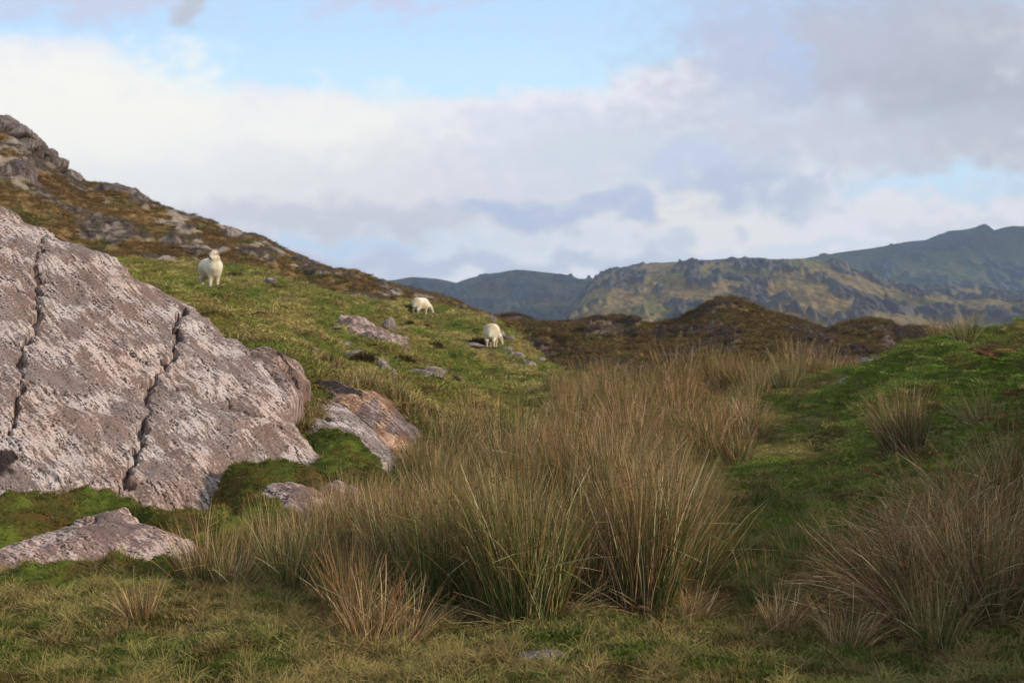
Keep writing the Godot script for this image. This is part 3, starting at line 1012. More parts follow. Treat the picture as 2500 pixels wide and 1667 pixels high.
func build_rushes() -> void:
	make_rushes()
	# the ones that stand out
	rush(0, 527, 7.3, 1.0, "tall tan rush tussock in the middle of the front row, pale dry stems", "", Vector2(-0.04, 0.06))
	rush(0, 500, 7.55, 0.95, "tan rush tussock crowding the front middle one on its slab side", "", Vector2(-0.12, 0))
	rush(1, 645, 7.6, 1.0, "tall rush tussock with green foot at the bank end of the front row", "", Vector2(0.06, 0.05))
	rush(2, 668, 7.9, 0.95, "sprawling tan rush tussock behind the bank end of the front row", "", Vector2(0.2, 0.05))
	rush(2, 590, 7.7, 0.95, "rush tussock wedged between the two big front tussocks", "")
	rush(3, 440, 7.6, 0.98, "dark green rush tussock at the slab end of the front row", "", Vector2(-0.03, 0))
	rush(1, 470, 8.0, 0.95, "reddish rush tussock just behind the dark green one", "")
	rush(5, 368, 6.75, 1.15, "small straw-coloured tussock nearest to the open turf in front", "", Vector2(0.05, 0))
	rush(5, 404, 6.95, 0.95, "small leaning straw tussock beside the nearest small one", "", Vector2(0.25, 0))
	rush(4, 350, 7.2, 1.0, "dark small rush tussock behind the nearest straw tussocks", "")
	rush(4, 205, 8.25, 1.05, "fan-shaped tan tussock in front of the low pink rock's tip", "", Vector2(-0.1, 0))
	rush(4, 232, 8.1, 0.9, "tan tussock leaning away beside the fan-shaped one", "", Vector2(0.25, 0))
	rush(5, 140, 7.3, 0.75, "low wispy tussock in the open turf below the low pink rock", "", Vector2(-0.1, 0))
	rush(4, 290, 8.15, 1.05, "upright tan tussock between the fan-shaped one and the rush bed", "")
	rush(4, 318, 8.7, 1.1, "green-footed tussock behind the upright tan one", "")
	rush(4, 268, 8.9, 1.0, "thin tussock standing before the ragged moss clump", "")
	rush(1, 365, 8.9, 0.72, "mixed green tussock at the slab side of the rush bed", "")
	rush(1, 398, 8.3, 0.8, "brown tussock at the corner of the rush bed nearest the slab", "")
	rush(8, 905, 7.5, 0.85, "huge sprawling tan tussock falling over in the shade of the bank", "", Vector2(-0.35, 0.1))
	rush(8, 965, 7.7, 0.95, "dark reddish sprawling tussock behind the huge fallen one", "", Vector2(-0.3, 0))
	rush(8, 1010, 7.4, 0.95, "sprawling tussock cut by the picture's edge below the bank", "", Vector2(-0.2, 0.1))
	rush(8, 925, 7.1, 0.95, "pale sprawling tussock low in front of the huge fallen one", "", Vector2(-0.5, 0.2))
	rush(8, 1000, 8.3, 1.1, "sprawling dark tussock at the bank's foot behind the fallen ones", "", Vector2(-0.4, 0))
	rush(8, 945, 8.6, 1.0, "brown sprawling tussock uphill of the huge fallen one", "", Vector2(-0.45, 0))
	rush(2, 985, 6.9, 0.8, "upright brown tussock low in the corner under the bank", "", Vector2(-0.1, 0))
	rush(4, 935, 6.5, 0.8, "thin golden tussock in the near corner below the bank", "")
	rush(4, 850, 7.9, 0.95, "thin arching tussock in front of the huge fallen one", "", Vector2(-0.3, 0))
	rush(9, 760, 7.6, 1.0, "sparse green rush in the gap between rush bed and bank", "")
	rush(9, 800, 8.6, 1.1, "second sparse green rush in the gap before the bank", "", Vector2(-0.2, 0))
	rush(9, 730, 9.2, 1.0, "dark green rush at the bank edge of the rush bed", "")
	rush(9, 760, 11.8, 0.9, "lone blue-green rush at the foot of the mossy bank", "", Vector2(0.4, 0))
	rush(5, 778, 6.9, 0.8, "straggly low tussock in the turf before the gap", "", Vector2(0.2, 0))
	rush(5, 690, 7.2, 0.7, "low flattened tussock at the foot of the front row's bank end", "", Vector2(0.5, 0))
	rush(5, 845, 6.6, 0.85, "shaggy low tussock in the near turf before the fallen one", "", Vector2(0.1, 0))
	rush(2, 905, 13.2, 0.95, "tan tussock alone in the middle of the mossy bank", "", Vector2(-0.2, 0))
	rush(4, 985, 13.2, 1.05, "arching pale tussock high on the bank near the bracken", "", Vector2(-0.3, 0))
	rush(4, 1010, 10.2, 1.1, "dark arching tussock on the bank above the sprawling ones", "", Vector2(-0.3, 0))
	rush(6, 590, 28.0, 1.15, "tall tussock at the far end of the bed, nearest the grazing sheep", "")
	rush(6, 676, 26.5, 1.3, "tallest tussock standing over the far end of the rush bed", "")
	rush(6, 706, 27.5, 1.05, "tan tussock beside the tallest far one", "")
	rush(7, 795, 24.5, 1.25, "bushy pale tussock where the far bed meets the bank", "")
	rush(7, 825, 25.5, 1.05, "pale tussock behind the crest of the bank", "")
	rush(6, 938, 22.6, 0.6, "spiky pale tussock on the skyline of the bank", "")
	rush(4, 965, 21.0, 1.2, "dark tussock just under the bank's crest", "", Vector2(-0.1, 0))
	var over := [
		[303, 13.3, 0.55, "grass tuft low in the notch between slab and grey shoulder"], [314, 13.7, 0.6, "olive grass tuft in the middle of the notch beside the pale slab"], [322, 14.3, 0.55, "short grass tuft at the head of the pale slab"],
		[338, 15.3, 0.6, "grass tuft at the slab-side end of the black stain"], [352, 15.6, 0.75, "shaggy grass tuft hanging over the black stained rock"], [366, 15.7, 0.8, "big tan grass tuft over the middle of the orange slab"], [381, 15.7, 0.7, "grass tuft between the big tan one and the brown heather"],
		[394, 15.5, 0.85, "spreading olive grass tuft beside the brown heather bush"], [408, 15.2, 0.9, "largest shaggy grass tuft on the orange slab's lip"], [421, 14.9, 0.8, "grass tuft next to the dark heather at the lip's end"], [433, 14.6, 0.7, "last grass tuft of the lip, touching the rushes"],
		[330, 17.0, 0.7, "pale grass tuft on the slope by the heather above the shoulder"], [360, 17.5, 0.6, "small grass tuft under the thin grey ledge"], [285, 16.0, 0.55, "grass tuft on the slope right over the grey shoulder"],
	]
	for e in over:
		rush(10, e[0], e[1], e[2], e[3], "grass tufts round the broken slabs", Vector2(rng.randf_range(-0.1, 0.2), 0.2))
	var side_spots := [
		[252, 9.3, "half-height tussock at the end of the wide moss band"], [284, 9.8, "half-height tussock under the ragged moss clump"], [330, 9.4, "half-height tussock in front of the domed pink rock"], [352, 9.9, "half-height tussock in front of the split pink rock"], [378, 9.5, "half-height tussock leaning on the rush bed's slab edge"],
		[300, 9.0, "green half-height tussock behind the upright tan one"], [342, 8.3, "half-height tussock behind the dark small one"], [388, 10.3, "half-height tussock hiding the split pink rock's tail"], [415, 8.9, "half-height tussock sunk in the bed's near corner"], [372, 8.2, "half-height tussock behind the nearest straw tussock"],
	]
	for e in side_spots:
		rush([4, 1, 4, 2][rng.randi() % 4], e[0], e[1], rng.randf_range(0.62, 0.8), e[2], "half-height tussocks by the slab", Vector2(rng.randf_range(-0.15, 0.15), 0))
	# the bed itself
	var left := [[7.9, 470], [9.0, 392], [11.0, 388], [13.0, 405], [15.0, 440], [18.0, 500], [21.0, 530], [25.0, 555], [29.0, 560]]
	var right := [[7.9, 700], [9.0, 722], [11.0, 732], [13.0, 740], [15.0, 752], [18.0, 760], [21.0, 780], [25.0, 840], [29.0, 870]]
	var d := 8.2
	while d < 29.0:
		var gap := 0.48 + 0.021 * d
		var x0 := curve_at(left, d)
		var x1 := curve_at(right, d)
		var step := gap / d * F * 1.05
		var px := x0 + rng.randf() * step
		while px < x1:
			var dd := d + rng.randf_range(-0.25, 0.25)
			var far := dd > 14.0
			var kind := (6 + rng.randi() % 2) if far else rng.randi() % 4
			var band := clampi(int((dd - 7.6) / 3.6), 0, 5)
			var part := clampi(int((px - x0) / (x1 - x0) * 3.0), 0, 2)
			var row: String = ["right behind the front row", "in the second rank of the bed", "in the thick of the bed", "past the middle of the bed", "in the thinning far part of the bed", "at the far edge of the bed"][band]
			var side: String = ["on the slab's side", "on the bed's middle line", "on the bank's side"][part]
			if rng.randf() > 0.1:
				rush(kind, px + rng.randf_range(-0.25, 0.25) * step, dd, rng.randf_range(0.58, 1.15) * (0.85 if absf(px - x0) < step or absf(px - x1) < step else 1.0), "brown rush tussock %s, %s" % [row, side], "rushes %s, %s" % [row, side], Vector2(rng.randf_range(-0.2, 0.2), rng.randf_range(-0.15, 0.15)))
			px += step * rng.randf_range(0.75, 1.25)
		d += gap * rng.randf_range(0.9, 1.2)


# ---------------------------------------------------------------- stones, heather, bracken

var stone_kinds := []


func stone_mesh(seed_: int, flat: float, pale := 0.62) -> ArrayMesh:
	var r := RandomNumberGenerator.new()
	r.seed = seed_
	var planes := []
	for k in 16:
		var d := Vector3(r.randf_range(-1, 1), r.randf_range(-1, 1), r.randf_range(-1, 1)).normalized()
		planes.append([d, r.randf_range(0.62, 1.0)])
	var w := 33
	var h := 20
	var v := PackedVector3Array()
	var c := PackedColorArray()
	var uv := PackedVector2Array()
	for j in h:
		var el := lerpf(-PI / 2, PI / 2, j / float(h - 1))
		for i in w:
			var az := -TAU * i / float(w - 1)
			var dir := Vector3(cos(az) * cos(el), sin(el), sin(az) * cos(el))
			var reach := 1.15
			for p in planes:
				var k: float = p[0].dot(dir)
				if k > 0.15: reach = minf(reach, p[1] / k)
			reach *= 1.0 + n_rough.get_noise_3dv(dir * 2.5 + Vector3(seed_, 0, 0)) * 0.12
			v.append(Vector3(dir.x * reach, dir.y * reach * flat, dir.z * reach))
			var tone := pale + 0.25 * n_patch2.get_noise_3dv(dir * 3.0 + Vector3(seed_, 0, 0))
			c.append(Color(tone, tone * 0.97, tone * 0.95))
			uv.append(Vector2(j / float(h) * 0.10 + i / float(w) * 0.06, i / float(w) * 0.24 - j / float(h) * 0.05) + Vector2(seed_ * 0.13, seed_ * 0.29))
	var n := grid_normals(v, w, h)
	for i in w:
		n[i] = Vector3.DOWN
		n[(h - 1) * w + i] = Vector3.UP
	for j in h:
		var avg := (n[j * w] + n[j * w + w - 1]).normalized()
		n[j * w] = avg
		n[j * w + w - 1] = avg
	return mesh_of(v, n, c, uv, grid_index(w, h))


func stone(called: String, kind: int, at: Vector3, size: Vector3, turn: float, label: String, group := "") -> void:
	var o := mi(called, stone_kinds[kind], mats.rock)
	o.basis = Basis(Vector3.UP, turn).rotated(Vector3(1, 0, 0.3).normalized(), 0.25).scaled(size)
	o.position = at
	tag(o, label, "stone", group)


func build_stones() -> void:
	for k in 5: stone_kinds.append(stone_mesh(k + 3, [0.8, 0.6, 0.95, 0.5, 0.75][k]))
	for k in 5: stone_kinds.append(stone_mesh(k + 13, [0.9, 0.8, 1.0, 0.7, 0.85][k], 0.44))
	# [column, distance, half sizes, lift, label]
	var list := [
		[287, 44.0, 0.24, 0.20, 0.2, 0.12, "grey boulder on the green crest below the brown hillside"],
		[242, 10.55, 0.075, 0.06, 0.07, 0.05, "fist-sized pink stone in the moss at the slab's corner"],
		[391, 33.5, 0.20, 0.24, 0.2, 0.1, "pale jagged stone on the slope below the far grazing sheep"],
		[404, 32.5, 0.17, 0.18, 0.17, 0.05, "pale split stone beside the jagged one on the slope"],
		[410, 31.0, 0.14, 0.12, 0.15, 0.04, "small pale stone at the end of the pink outcrop"],
		[272, 41.0, 0.2, 0.14, 0.2, 0.03, "half-buried pink stone in the bright grass of the crest"],
		[492, 50.0, 0.18, 0.42, 0.2, 0.1, "upright grey stone on the crest behind the nearest grazing sheep"],
		[474, 39.0, 0.30, 0.14, 0.25, 0.04, "flat pale stone downhill of the nearest grazing sheep"],
		[483, 37.5, 0.22, 0.12, 0.2, 0.03, "second flat pale stone downhill of the nearest grazing sheep"],
		[517, 38.5, 0.24, 0.18, 0.24, 0.05, "slanting grey stone on the knoll's edge past the nearest grazing sheep"],
		[529, 36.5, 0.24, 0.2, 0.22, 0.06, "big grey stone at the bottom of the knoll's edge"],
		[508, 41.0, 0.22, 0.14, 0.22, 0.05, "flat grey stone at the head of the knoll's stony edge"],
		[541, 42.0, 0.18, 0.14, 0.18, 0.1, "lone pale stone against the rusty moor past the knoll"],
		[567, 36.0, 0.2, 0.14, 0.2, 0.05, "grey stone where the green slope meets the rusty moor"],
		[862, 21.0, 0.32, 0.17, 0.3, -0.06, "slate-like ledge stone at the end of the mossy bank"],
		[876, 20.6, 0.3, 0.1, 0.26, -0.06, "flat grey stone set in the bank behind the ledge stone"],
		[895, 20.3, 0.26, 0.1, 0.22, -0.06, "low grey stone in the lip of the bank"],
		[916, 20.0, 0.17, 0.13, 0.17, 0.06, "rounded brown stone in the hollow of the bank's crest"],
		[383, 22.0, 0.10, 0.05, 0.1, 0.02, "small white stone in the scrape above the orange slab"],
		[537, 6.35, 0.14, 0.06, 0.12, 0.0, "low brown stone half sunk in the nearest turf"],
		[122, 7.3, 0.045, 0.03, 0.05, 0.01, "small grey stone lying in the near turf by the low tussock"],
		[88, 7.0, 0.06, 0.03, 0.05, 0.01, "flat brown stone in the near turf below the low pink rock"],
	]
	for e in list:
		var p := on_ground(e[0], e[1])
		stone("stone" if e[2] < 0.25 else "boulder", rng.randi() % 5, p + Vector3(0, e[5], 0), Vector3(e[2], e[3], e[4]), rng.randf() * TAU, e[6])


func build_pebbles() -> void:
	for k in 16:
		var p := on_ground(rng.randf_range(500.0, 552.0), rng.randf_range(34.0, 45.0))
		var r := rng.randf_range(0.09, 0.24)
		stone("stone", rng.randi() % 5, p + Vector3(0, r * 0.3, 0), Vector3(r, r * rng.randf_range(0.5, 0.9), r), rng.randf() * TAU, "grey stone strewn along the knoll's edge past the nearest grazing sheep", "stones strewn along the knoll's edge")
	for k in 22:
		var d := rng.randf_range(17.0, 44.0)
		var p := on_ground(rng.randf_range(290.0, 480.0) - 80.0 * sm(28.0, 44.0, d), d)
		var r := rng.randf_range(0.08, 0.26)
		stone("stone", rng.randi() % 5, p + Vector3(0, r * 0.12, 0), Vector3(r * 1.4, r * rng.randf_range(0.4, 0.7), r), rng.randf() * TAU, "low stone half hidden in the grass of the green slope", "stones in the green slope")


func shrub(px: float, d: float, size: float, label: String, group := "") -> void:
	if not mats.has("shrub_mesh"):
		var b := Blades.new()
		var w := Blades.new()
		for k in 700:
			var a := rng.randf() * TAU
			var e := asin(rng.randf())
			var q := Vector3(cos(a) * cos(e), sin(e) * 0.8, sin(a) * cos(e)) * rng.randf_range(0.5, 1.0)
			b.add(q * 0.8, q + Vector3(rng.randf_range(-0.5, 0.5), rng.randf_range(0.0, 0.8), rng.randf_range(-0.5, 0.5)), rng.randf_range(0.12, 0.3), 0.1, 0.05, rng.randf() * TAU, 2, lin(58, 52, 32) * rng.randf_range(0.7, 1.3), lin(74, 66, 38) * rng.randf_range(0.7, 1.3), 1)
		for k in 14:
			var a := rng.randf() * TAU
			w.add(Vector3.ZERO, Vector3(cos(a), rng.randf_range(0.5, 1.5), sin(a)), 0.9, 0.05, 0.05, rng.randf() * TAU, 3, lin(64, 48, 38), lin(64, 48, 38), 9)
		mats.shrub_mesh = blades_mesh(b)
		mats.shrub_wood = blades_mesh(w)
	var o := thing("heather_bush", on_ground(px, d) - Vector3(0, 0.03, 0), label, "heather", group)
	o.basis = Basis(Vector3.UP, rng.randf() * TAU).scaled(Vector3.ONE * size)
	mi("foliage", mats.shrub_mesh, mats.blade, o)
	mi("twigs", mats.shrub_wood, mats.blade, o)


func bracken(px: float, d: float, size: float, label: String) -> void:
	var o := thing("bracken_plant", on_ground(px, d), label, "bracken")
	for f in 7:
		var b := Blades.new()
		var a := rng.randf() * TAU
		var q := Vector3(cos(a), 0, sin(a))
		var side := Vector3(-sin(a), 0, cos(a))
		var p := Vector3.ZERO
		var dir := (q * rng.randf_range(0.5, 1.0) + Vector3.UP * rng.randf_range(0.6, 1.2)).normalized()
		var col := lin(100, 70, 50).lerp(lin(134, 98, 68), rng.randf())
		var len_ := size * rng.randf_range(0.7, 1.1)
		for k in 14:
			var t := k / 13.0
			var nxt := p + dir * len_ / 14.0
			b.add(p, dir, len_ / 14.0, 0.0, 0.008, a, 1, col, col, 9)
			if k > 2:
				for s in [-1.0, 1.0]:
					b.add(p, side * s + dir * 0.4 + Vector3(0, rng.randf_range(-0.3, 0.2), 0), len_ * 0.42 * (1.0 - t) + 0.02, 0.12, 0.02 * size / 0.5, rng.randf() * TAU, 3, col * rng.randf_range(0.75, 1.25), col * rng.randf_range(0.75, 1.25), 2)
			dir = (dir + Vector3.DOWN * 0.11 + q * 0.03).normalized()
			p = nxt
		mi("frond", blades_mesh(b), mats.blade, o)


func build_plants() -> void:
	shrub(267, 13.3, 0.22, "dark heather bush growing from the notch between slab and grey shoulder")
	shrub(325, 17.5, 0.3, "dark heather bush in the grass above the grey shoulder of rock")
	shrub(308, 12.6, 0.16, "small dark bush at the slab's lower corner by the pale slab")
	shrub(398, 16.2, 0.22, "brown heather bush on the lip of the orange slab")
	shrub(425, 16.5, 0.26, "dark heather bush at the rush end of the orange slab's lip")
	shrub(402, 24.0, 0.32, "dark heather patch above the thin grey ledge")
	shrub(148, 11.3, 0.12, "tiny dark bush rooted in the slab's main crack")
	shrub(185, 13.2, 0.12, "tiny dry bush in the top of the slab's main crack")
	shrub(410, 55.0, 0.5, "dark heather bush right behind the far grazing sheep")
	shrub(478, 40.0, 0.4, "dark heather bush beside the nearest grazing sheep")
	shrub(235, 46.0, 0.5, "dark heather bush on the crest behind the standing sheep")
	shrub(960, 20.3, 0.35, "brown heather bush under the crest of the mossy bank")
	for k in 16:
		var d := rng.randf_range(19.0, 46.0)
		shrub(rng.randf_range(280.0, 520.0) - 90.0 * sm(30.0, 46.0, d), d, rng.randf_range(0.16, 0.34), "low dark heather clump scattered in the grass of the green slope", "heather clumps on the green slope")
	bracken(1012, 17.0, 0.55, "large rust-red bracken plant at the top of the mossy bank")
	bracken(990, 16.2, 0.45, "rust-red bracken plant beside the large one on the bank")
	bracken(1015, 14.0, 0.4, "dark red bracken low on the bank under the large one")
	bracken(1004, 12.6, 0.36, "small dark red bracken near the arching pale tussock")
	bracken(865, 12.6, 0.2, "tiny red bracken by the foot of the lone bank tussock")
	bracken(900, 14.9, 0.3, "small brown bracken in the scrape above the lone bank tussock")


# ---------------------------------------------------------------- hills

func ridge(crest: Array, px: float) -> float:
	return curve_at(crest, px)


var crest_brown := [[-300, 70], [-60, 108], [0, 122], [14, 128], [26, 134], [36, 146], [48, 152], [56, 158], [62, 166], [72, 173], [82, 181], [100, 182], [112, 184], [130, 191], [150, 200], [176, 209], [205, 217], [232, 230], [262, 238], [285, 250], [312, 261], [340, 270], [365, 276], [390, 284], [420, 291], [450, 300], [470, 308], [490, 318], [520, 340], [560, 400]]
var crest_moor := [[300, 330], [440, 322], [480, 318], [500, 316], [530, 320], [556, 324], [578, 322], [594, 317], [612, 316], [630, 321], [652, 327], [676, 321], [694, 313], [708, 304], [722, 299], [736, 298], [748, 303], [765, 310], [790, 315], [806, 322], [826, 328], [840, 324], [856, 321], [876, 320], [888, 323], [896, 330], [912, 327], [940, 330], [985, 329], [1040, 333], [1200, 330]]
var crest_blue := [[-300, 300], [200, 290], [380, 281], [396, 279], [412, 276], [436, 278], [456, 282], [470, 277], [500, 272], [516, 269], [540, 271], [560, 274], [578, 278], [600, 279], [640, 284], [700, 290], [800, 300]]
var crest_tan := [[500, 350], [545, 338], [566, 316], [582, 294], [596, 277], [606, 269], [622, 267], [640, 264], [662, 262], [700, 259.5], [735, 258], [770, 258.5], [800, 258], [830, 262], [856, 268], [884, 279], [920, 287], [960, 290], [1024, 292], [1200, 292]]
var crest_green := [[640, 285], [720, 270], [780, 261], [815, 256], [850, 250.5], [880, 246], [905, 242], [925, 240], [938, 235], [948, 231], [960, 229.5], [972, 227.5], [983, 225.5], [988, 227], [994, 230], [1004, 227.5], [1014, 225.5], [1030, 226], [1100, 235], [1300, 250]]


# rows from dn to df; the crest stands at distance crest_d; shape eases from the foot to the crest
func hill(called: String, crest: Array, x0: float, x1: float, step: float, dn: float, crest_d: float, df: float, rows: int, foot_row: float, ease_: float, kind: String, amp: float, scale_: float) -> ArrayMesh:
	var w := int((x1 - x0) / step) + 1
	var v := PackedVector3Array()
	var c := PackedColorArray()
	v.resize(w * rows)
	c.resize(w * rows)
	var split := int(rows * 0.86)
	var near := dn < 200.0
	for i in w:
		var px := x0 + i * step
		var top := EYE + (341.0 - ridge(crest, px)) / F * crest_d
		var foot := EYE + (341.0 - foot_row) / F * dn
		foot = minf(foot, top - crest_d * 0.004)
		for j in rows:
			var d := 0.0
			var y := 0.0
			var front := 1.0
			if j <= split:
				var t := j / float(split)
				d = lerpf(dn, crest_d, t)
				y = lerpf(foot, top, pow(t, ease_))
				front = t
			else:
				var t := (j - split) / float(rows - 1 - split)
				d = lerpf(crest_d, df, t)
				y = top - (df - crest_d) * 0.5 * t * t - (df - crest_d) * 0.1 * t
				front = 1.0 - t
			var x := (px - 512.0) / F * d
			var keep := 1.0 - (0.75 if near else 0.88) * sm(0.8, 1.0, front)
			var u := x / scale_
			var q := d / scale_ * (0.5 if near else 0.3)
			var rock := sm(0.0, 0.22, n_patch2.get_noise_2d(u * 4.5, q * 4.5) + 0.35 * n_rough.get_noise_2d(u * 4.0, q * 4.0) - (0.16 if kind == "brown" else 0.2 if kind == "moor" else 0.17))
			var blocks := n_cell.get_noise_2d(u * 13.0, q * 9.0)
			var dy := n_hum.get_noise_2d(u * 1.6, q * 1.6) * 1.0 + n_rough.get_noise_2d(u * 2.5, q * 2.5) * 0.5
			dy += rock * ((0.4 + 0.4 * blocks) if near else (0.9 + 0.8 * n_rough.get_noise_2d(u * 6.0, q * 5.0)))
			dy += n_fine.get_noise_2d(u * 4.0, q * 4.0) * 0.22
			y += dy * amp * keep
			v[j * w + i] = Vector3(x, y, -d)
			c[j * w + i] = hill_color(kind, u, q, rock, px, front, blocks)
	return mesh_of(v, grid_normals(v, w, rows), c, PackedVector2Array(), grid_index(w, rows))


func hill_color(kind: String, u: float, q: float, rock: float, px: float, t: float, blocks: float) -> Color:
	var a := n_patch.get_noise_2d(u * 5.0, q * 5.0)
	var b := n_rough.get_noise_2d(u * 6.0 + 40.0, q * 6.0)
	var f := n_fine.get_noise_2d(u * 8.0, q * 8.0)
	var c := Color.WHITE
	match kind:
		"brown":
			c = lin(112, 90, 58).lerp(lin(98, 90, 54), sm(-0.1, 0.25, a)).lerp(lin(134, 110, 70), sm(0.05, 0.4, b) * 0.8)
			c = c.lerp(lin(108, 84, 56), sm(0.0, 0.3, n_patch2.get_noise_2d(u * 2.0, q * 2.0) + sm(140.0, 20.0, px) * 0.25) * 0.8)
			c = c.lerp(lin(140, 126, 112).lerp(lin(108, 96, 84), sm(-0.6, 0.2, blocks)), sm(0.35, 0.7, rock))
		"moor":
			c = lin(106, 88, 56).lerp(lin(96, 88, 54), sm(-0.1, 0.25, a)).lerp(lin(124, 102, 66), sm(0.05, 0.4, b) * 0.8)
			c = c.lerp(lin(72, 56, 38), sm(0.1, 0.4, f) * 0.6)
			c = c.lerp(lin(116, 102, 88).lerp(lin(88, 76, 64), sm(-0.6, 0.2, blocks)), sm(0.45, 0.8, rock))
		"blue":
			c = lin(108, 98, 64).lerp(lin(98, 84, 58), sm(-0.1, 0.3, a)).lerp(lin(122, 108, 76), sm(0.15, 0.45, b) * 0.6)
			c = c.lerp(lin(96, 92, 88), sm(0.2, 0.7, rock) * 0.8)
		"tan":
			c = lin(140, 122, 84).lerp(lin(120, 114, 74), sm(-0.1, 0.3, n_patch.get_noise_2d(u * 1.5, q * 1.5) + a * 0.5)).lerp(lin(126, 98, 70), sm(0.1, 0.45, b) * 0.6)
			c = c.lerp(lin(96, 92, 88), sm(0.25, 0.6, rock) * 0.9)
		"green":
			c = lin(104, 100, 62).lerp(lin(90, 92, 58), sm(-0.1, 0.3, a)).lerp(lin(112, 104, 66), sm(0.15, 0.45, b) * 0.5)
			c = c.lerp(lin(92, 90, 86), sm(0.2, 0.6, rock + sm(940.0, 990.0, px) * 0.35) * 0.85)
	if kind == "blue" or kind == "tan" or kind == "green": c = c * 0.78
	return c * (1.0 + f * 0.35)


func build_hills() -> void:
	setting("hill", hill("hill", crest_blue, 180, 800, 1.5, 1500, 2900, 3150, 220, 345, 1.25, "blue", 13.0, 150.0), mats.far)
	setting("mountain", hill("hill", crest_green, 640, 1250, 1.5, 1900, 2900, 3150, 200, 330, 1.5, "green", 9.0, 120.0), mats.far)
	setting("hill", hill("hill", crest_tan, 500, 1200, 1.2, 800, 2000, 2300, 280, 352, 0.8, "tan", 7.0, 90.0), mats.far)
	stage("far hills")
	setting("moor", hill("hill", crest_moor, 300, 1200, 1.6, 46, 96, 118, 230, 400, 1.1, "moor", 0.7, 7.0), mats.earth)
	setting("hillside", hill("hill", crest_brown, -260, 560, 1.4, 56, 105, 130, 250, 335, 0.9, "brown", 0.62, 7.0), mats.earth)
	stage("near hills")
	heath()


func heath() -> void:
	var m := [turf_mesh(40, 0.35, 0.15, 0.4, 0.035, 0.6, 1.2), turf_mesh(40, 0.35, 0.12, 0.32, 0.035, 0.7, 1.4)]
	for which in 2:
		var src: MeshInstance3D = get_node("moor") if which == 0 else get_node("hillside")
		var arr: Array = (src.mesh as ArrayMesh).surface_get_arrays(0)
		var v: PackedVector3Array = arr[Mesh.ARRAY_VERTEX]
		var c: PackedColorArray = arr[Mesh.ARRAY_COLOR]
		var tr := []
		var co := []
		for k in 42000:
			var i := rng.randi() % v.size()
			var col := c[i]
			if col.b > 0.105: continue
			var s := rng.randf_range(0.5, 1.0)
			tr.append(Transform3D(turned(Vector3.UP, rng.randf() * TAU).scaled(Vector3(s, s, s)), v[i] + Vector3(rng.randf_range(-0.2, 0.2), -0.04, rng.randf_range(-0.2, 0.2))))
			co.append(col * rng.randf_range(0.85, 1.3))
		tag(copies("heath_grass", m[which], mats.blade, tr, co), ["rusty heath grass and bracken covering the moor knolls", "brown heath grass and bracken covering the rocky hillside"][which], "grass", "", "stuff")


var knoll_rocks := [
	[738, 305, 93.0, 1.3, "dark rocky cap on top of the biggest moor knoll"], [752, 322, 88.0, 1.5, "rib of rock down the middle of the biggest moor knoll"], [782, 328, 88.0, 1.6, "pale crag on the sunny shoulder of the biggest moor knoll"], [768, 334, 84.0, 1.1, "broken rock under the pale crag of the biggest moor knoll"],
	[888, 330, 88.0, 1.3, "upright crag on the moor just over the crest of the mossy bank"], [585, 334, 86.0, 1.0, "low dark crag in the moor past the nearest grazing sheep"], [556, 338, 84.0, 1.2, "jointed crag at the slope end of the moor"],
]
var crags := [
	[4, 128, 1.5, "dark block of crag at the very top of the brown hillside"], [20, 134, 1.3, "rounded crag block second from the top of the brown hillside"], [31, 142, 1.2, "domed crag block on the steep skyline of the brown hillside"],
	[41, 151, 1.0, "cracked crag block halfway down the steep skyline"], [49, 153, 0.7, "small beaked rock jutting from the steep skyline"], [56, 162, 0.95, "square boulder alone at the bottom of the steep skyline"], [72, 175, 0.9, "flat overhanging slab of rock at the skyline's notch"],
	[30, 176, 0.8, "pale rock in the rusty bracken under the skyline crags"], [10, 186, 1.9, "tall jointed crag standing at the edge above the huge slab"], [24, 194, 1.5, "ribbed crag beside the tall jointed one above the huge slab"],
	[46, 205, 1.2, "slanting tan crag just over the huge slab's shoulder"], [74, 201, 0.9, "pale boulder in the middle of the brown hillside's scree"], [88, 212, 0.9, "pinkish boulder in the scree under the jointed outcrop"], [96, 222, 0.8, "low pale boulder at the foot of the scree"],
	[116, 196, 1.7, "jointed outcrop under the brown hillside's shoulder"], [132, 202, 1.6, "dark split outcrop beside the jointed one"], [160, 216, 1.1, "grey outcrop on the falling skyline of the brown hillside"], [226, 236, 1.2, "pale outcrop high on the brown hillside above the standing sheep"],
	[262, 256, 1.3, "cracked outcrop on the brown hillside past the standing sheep"], [300, 262, 1.0, "small outcrop near the low end of the brown hillside's skyline"], [322, 280, 1.2, "scree-covered outcrop near the foot of the brown hillside"],
]


func build_crags() -> void:
	for e in knoll_rocks:
		var p := spot(e[0], e[1], e[2])
		p.y -= e[3] * 0.75
		stone("crag", 5 + rng.randi() % 5, p, Vector3(e[3] * 0.85, e[3] * 1.0, e[3] * 0.85), rng.randf() * TAU, e[4], "")
	for e in crags:
		var d := 101.0
		var x: float = e[0]
		var y: float = e[1]
		d -= clampf((y - curve_at(crest_brown, x) - 6.0) * 0.28, 0.0, 34.0)
		var r: float = e[2]
		stone("crag", 5 + rng.randi() % 5, spot(x, y + 2.0, d), Vector3(r * rng.randf_range(0.8, 1.2), r * rng.randf_range(0.8, 1.2), r), rng.randf() * TAU, e[3], "")


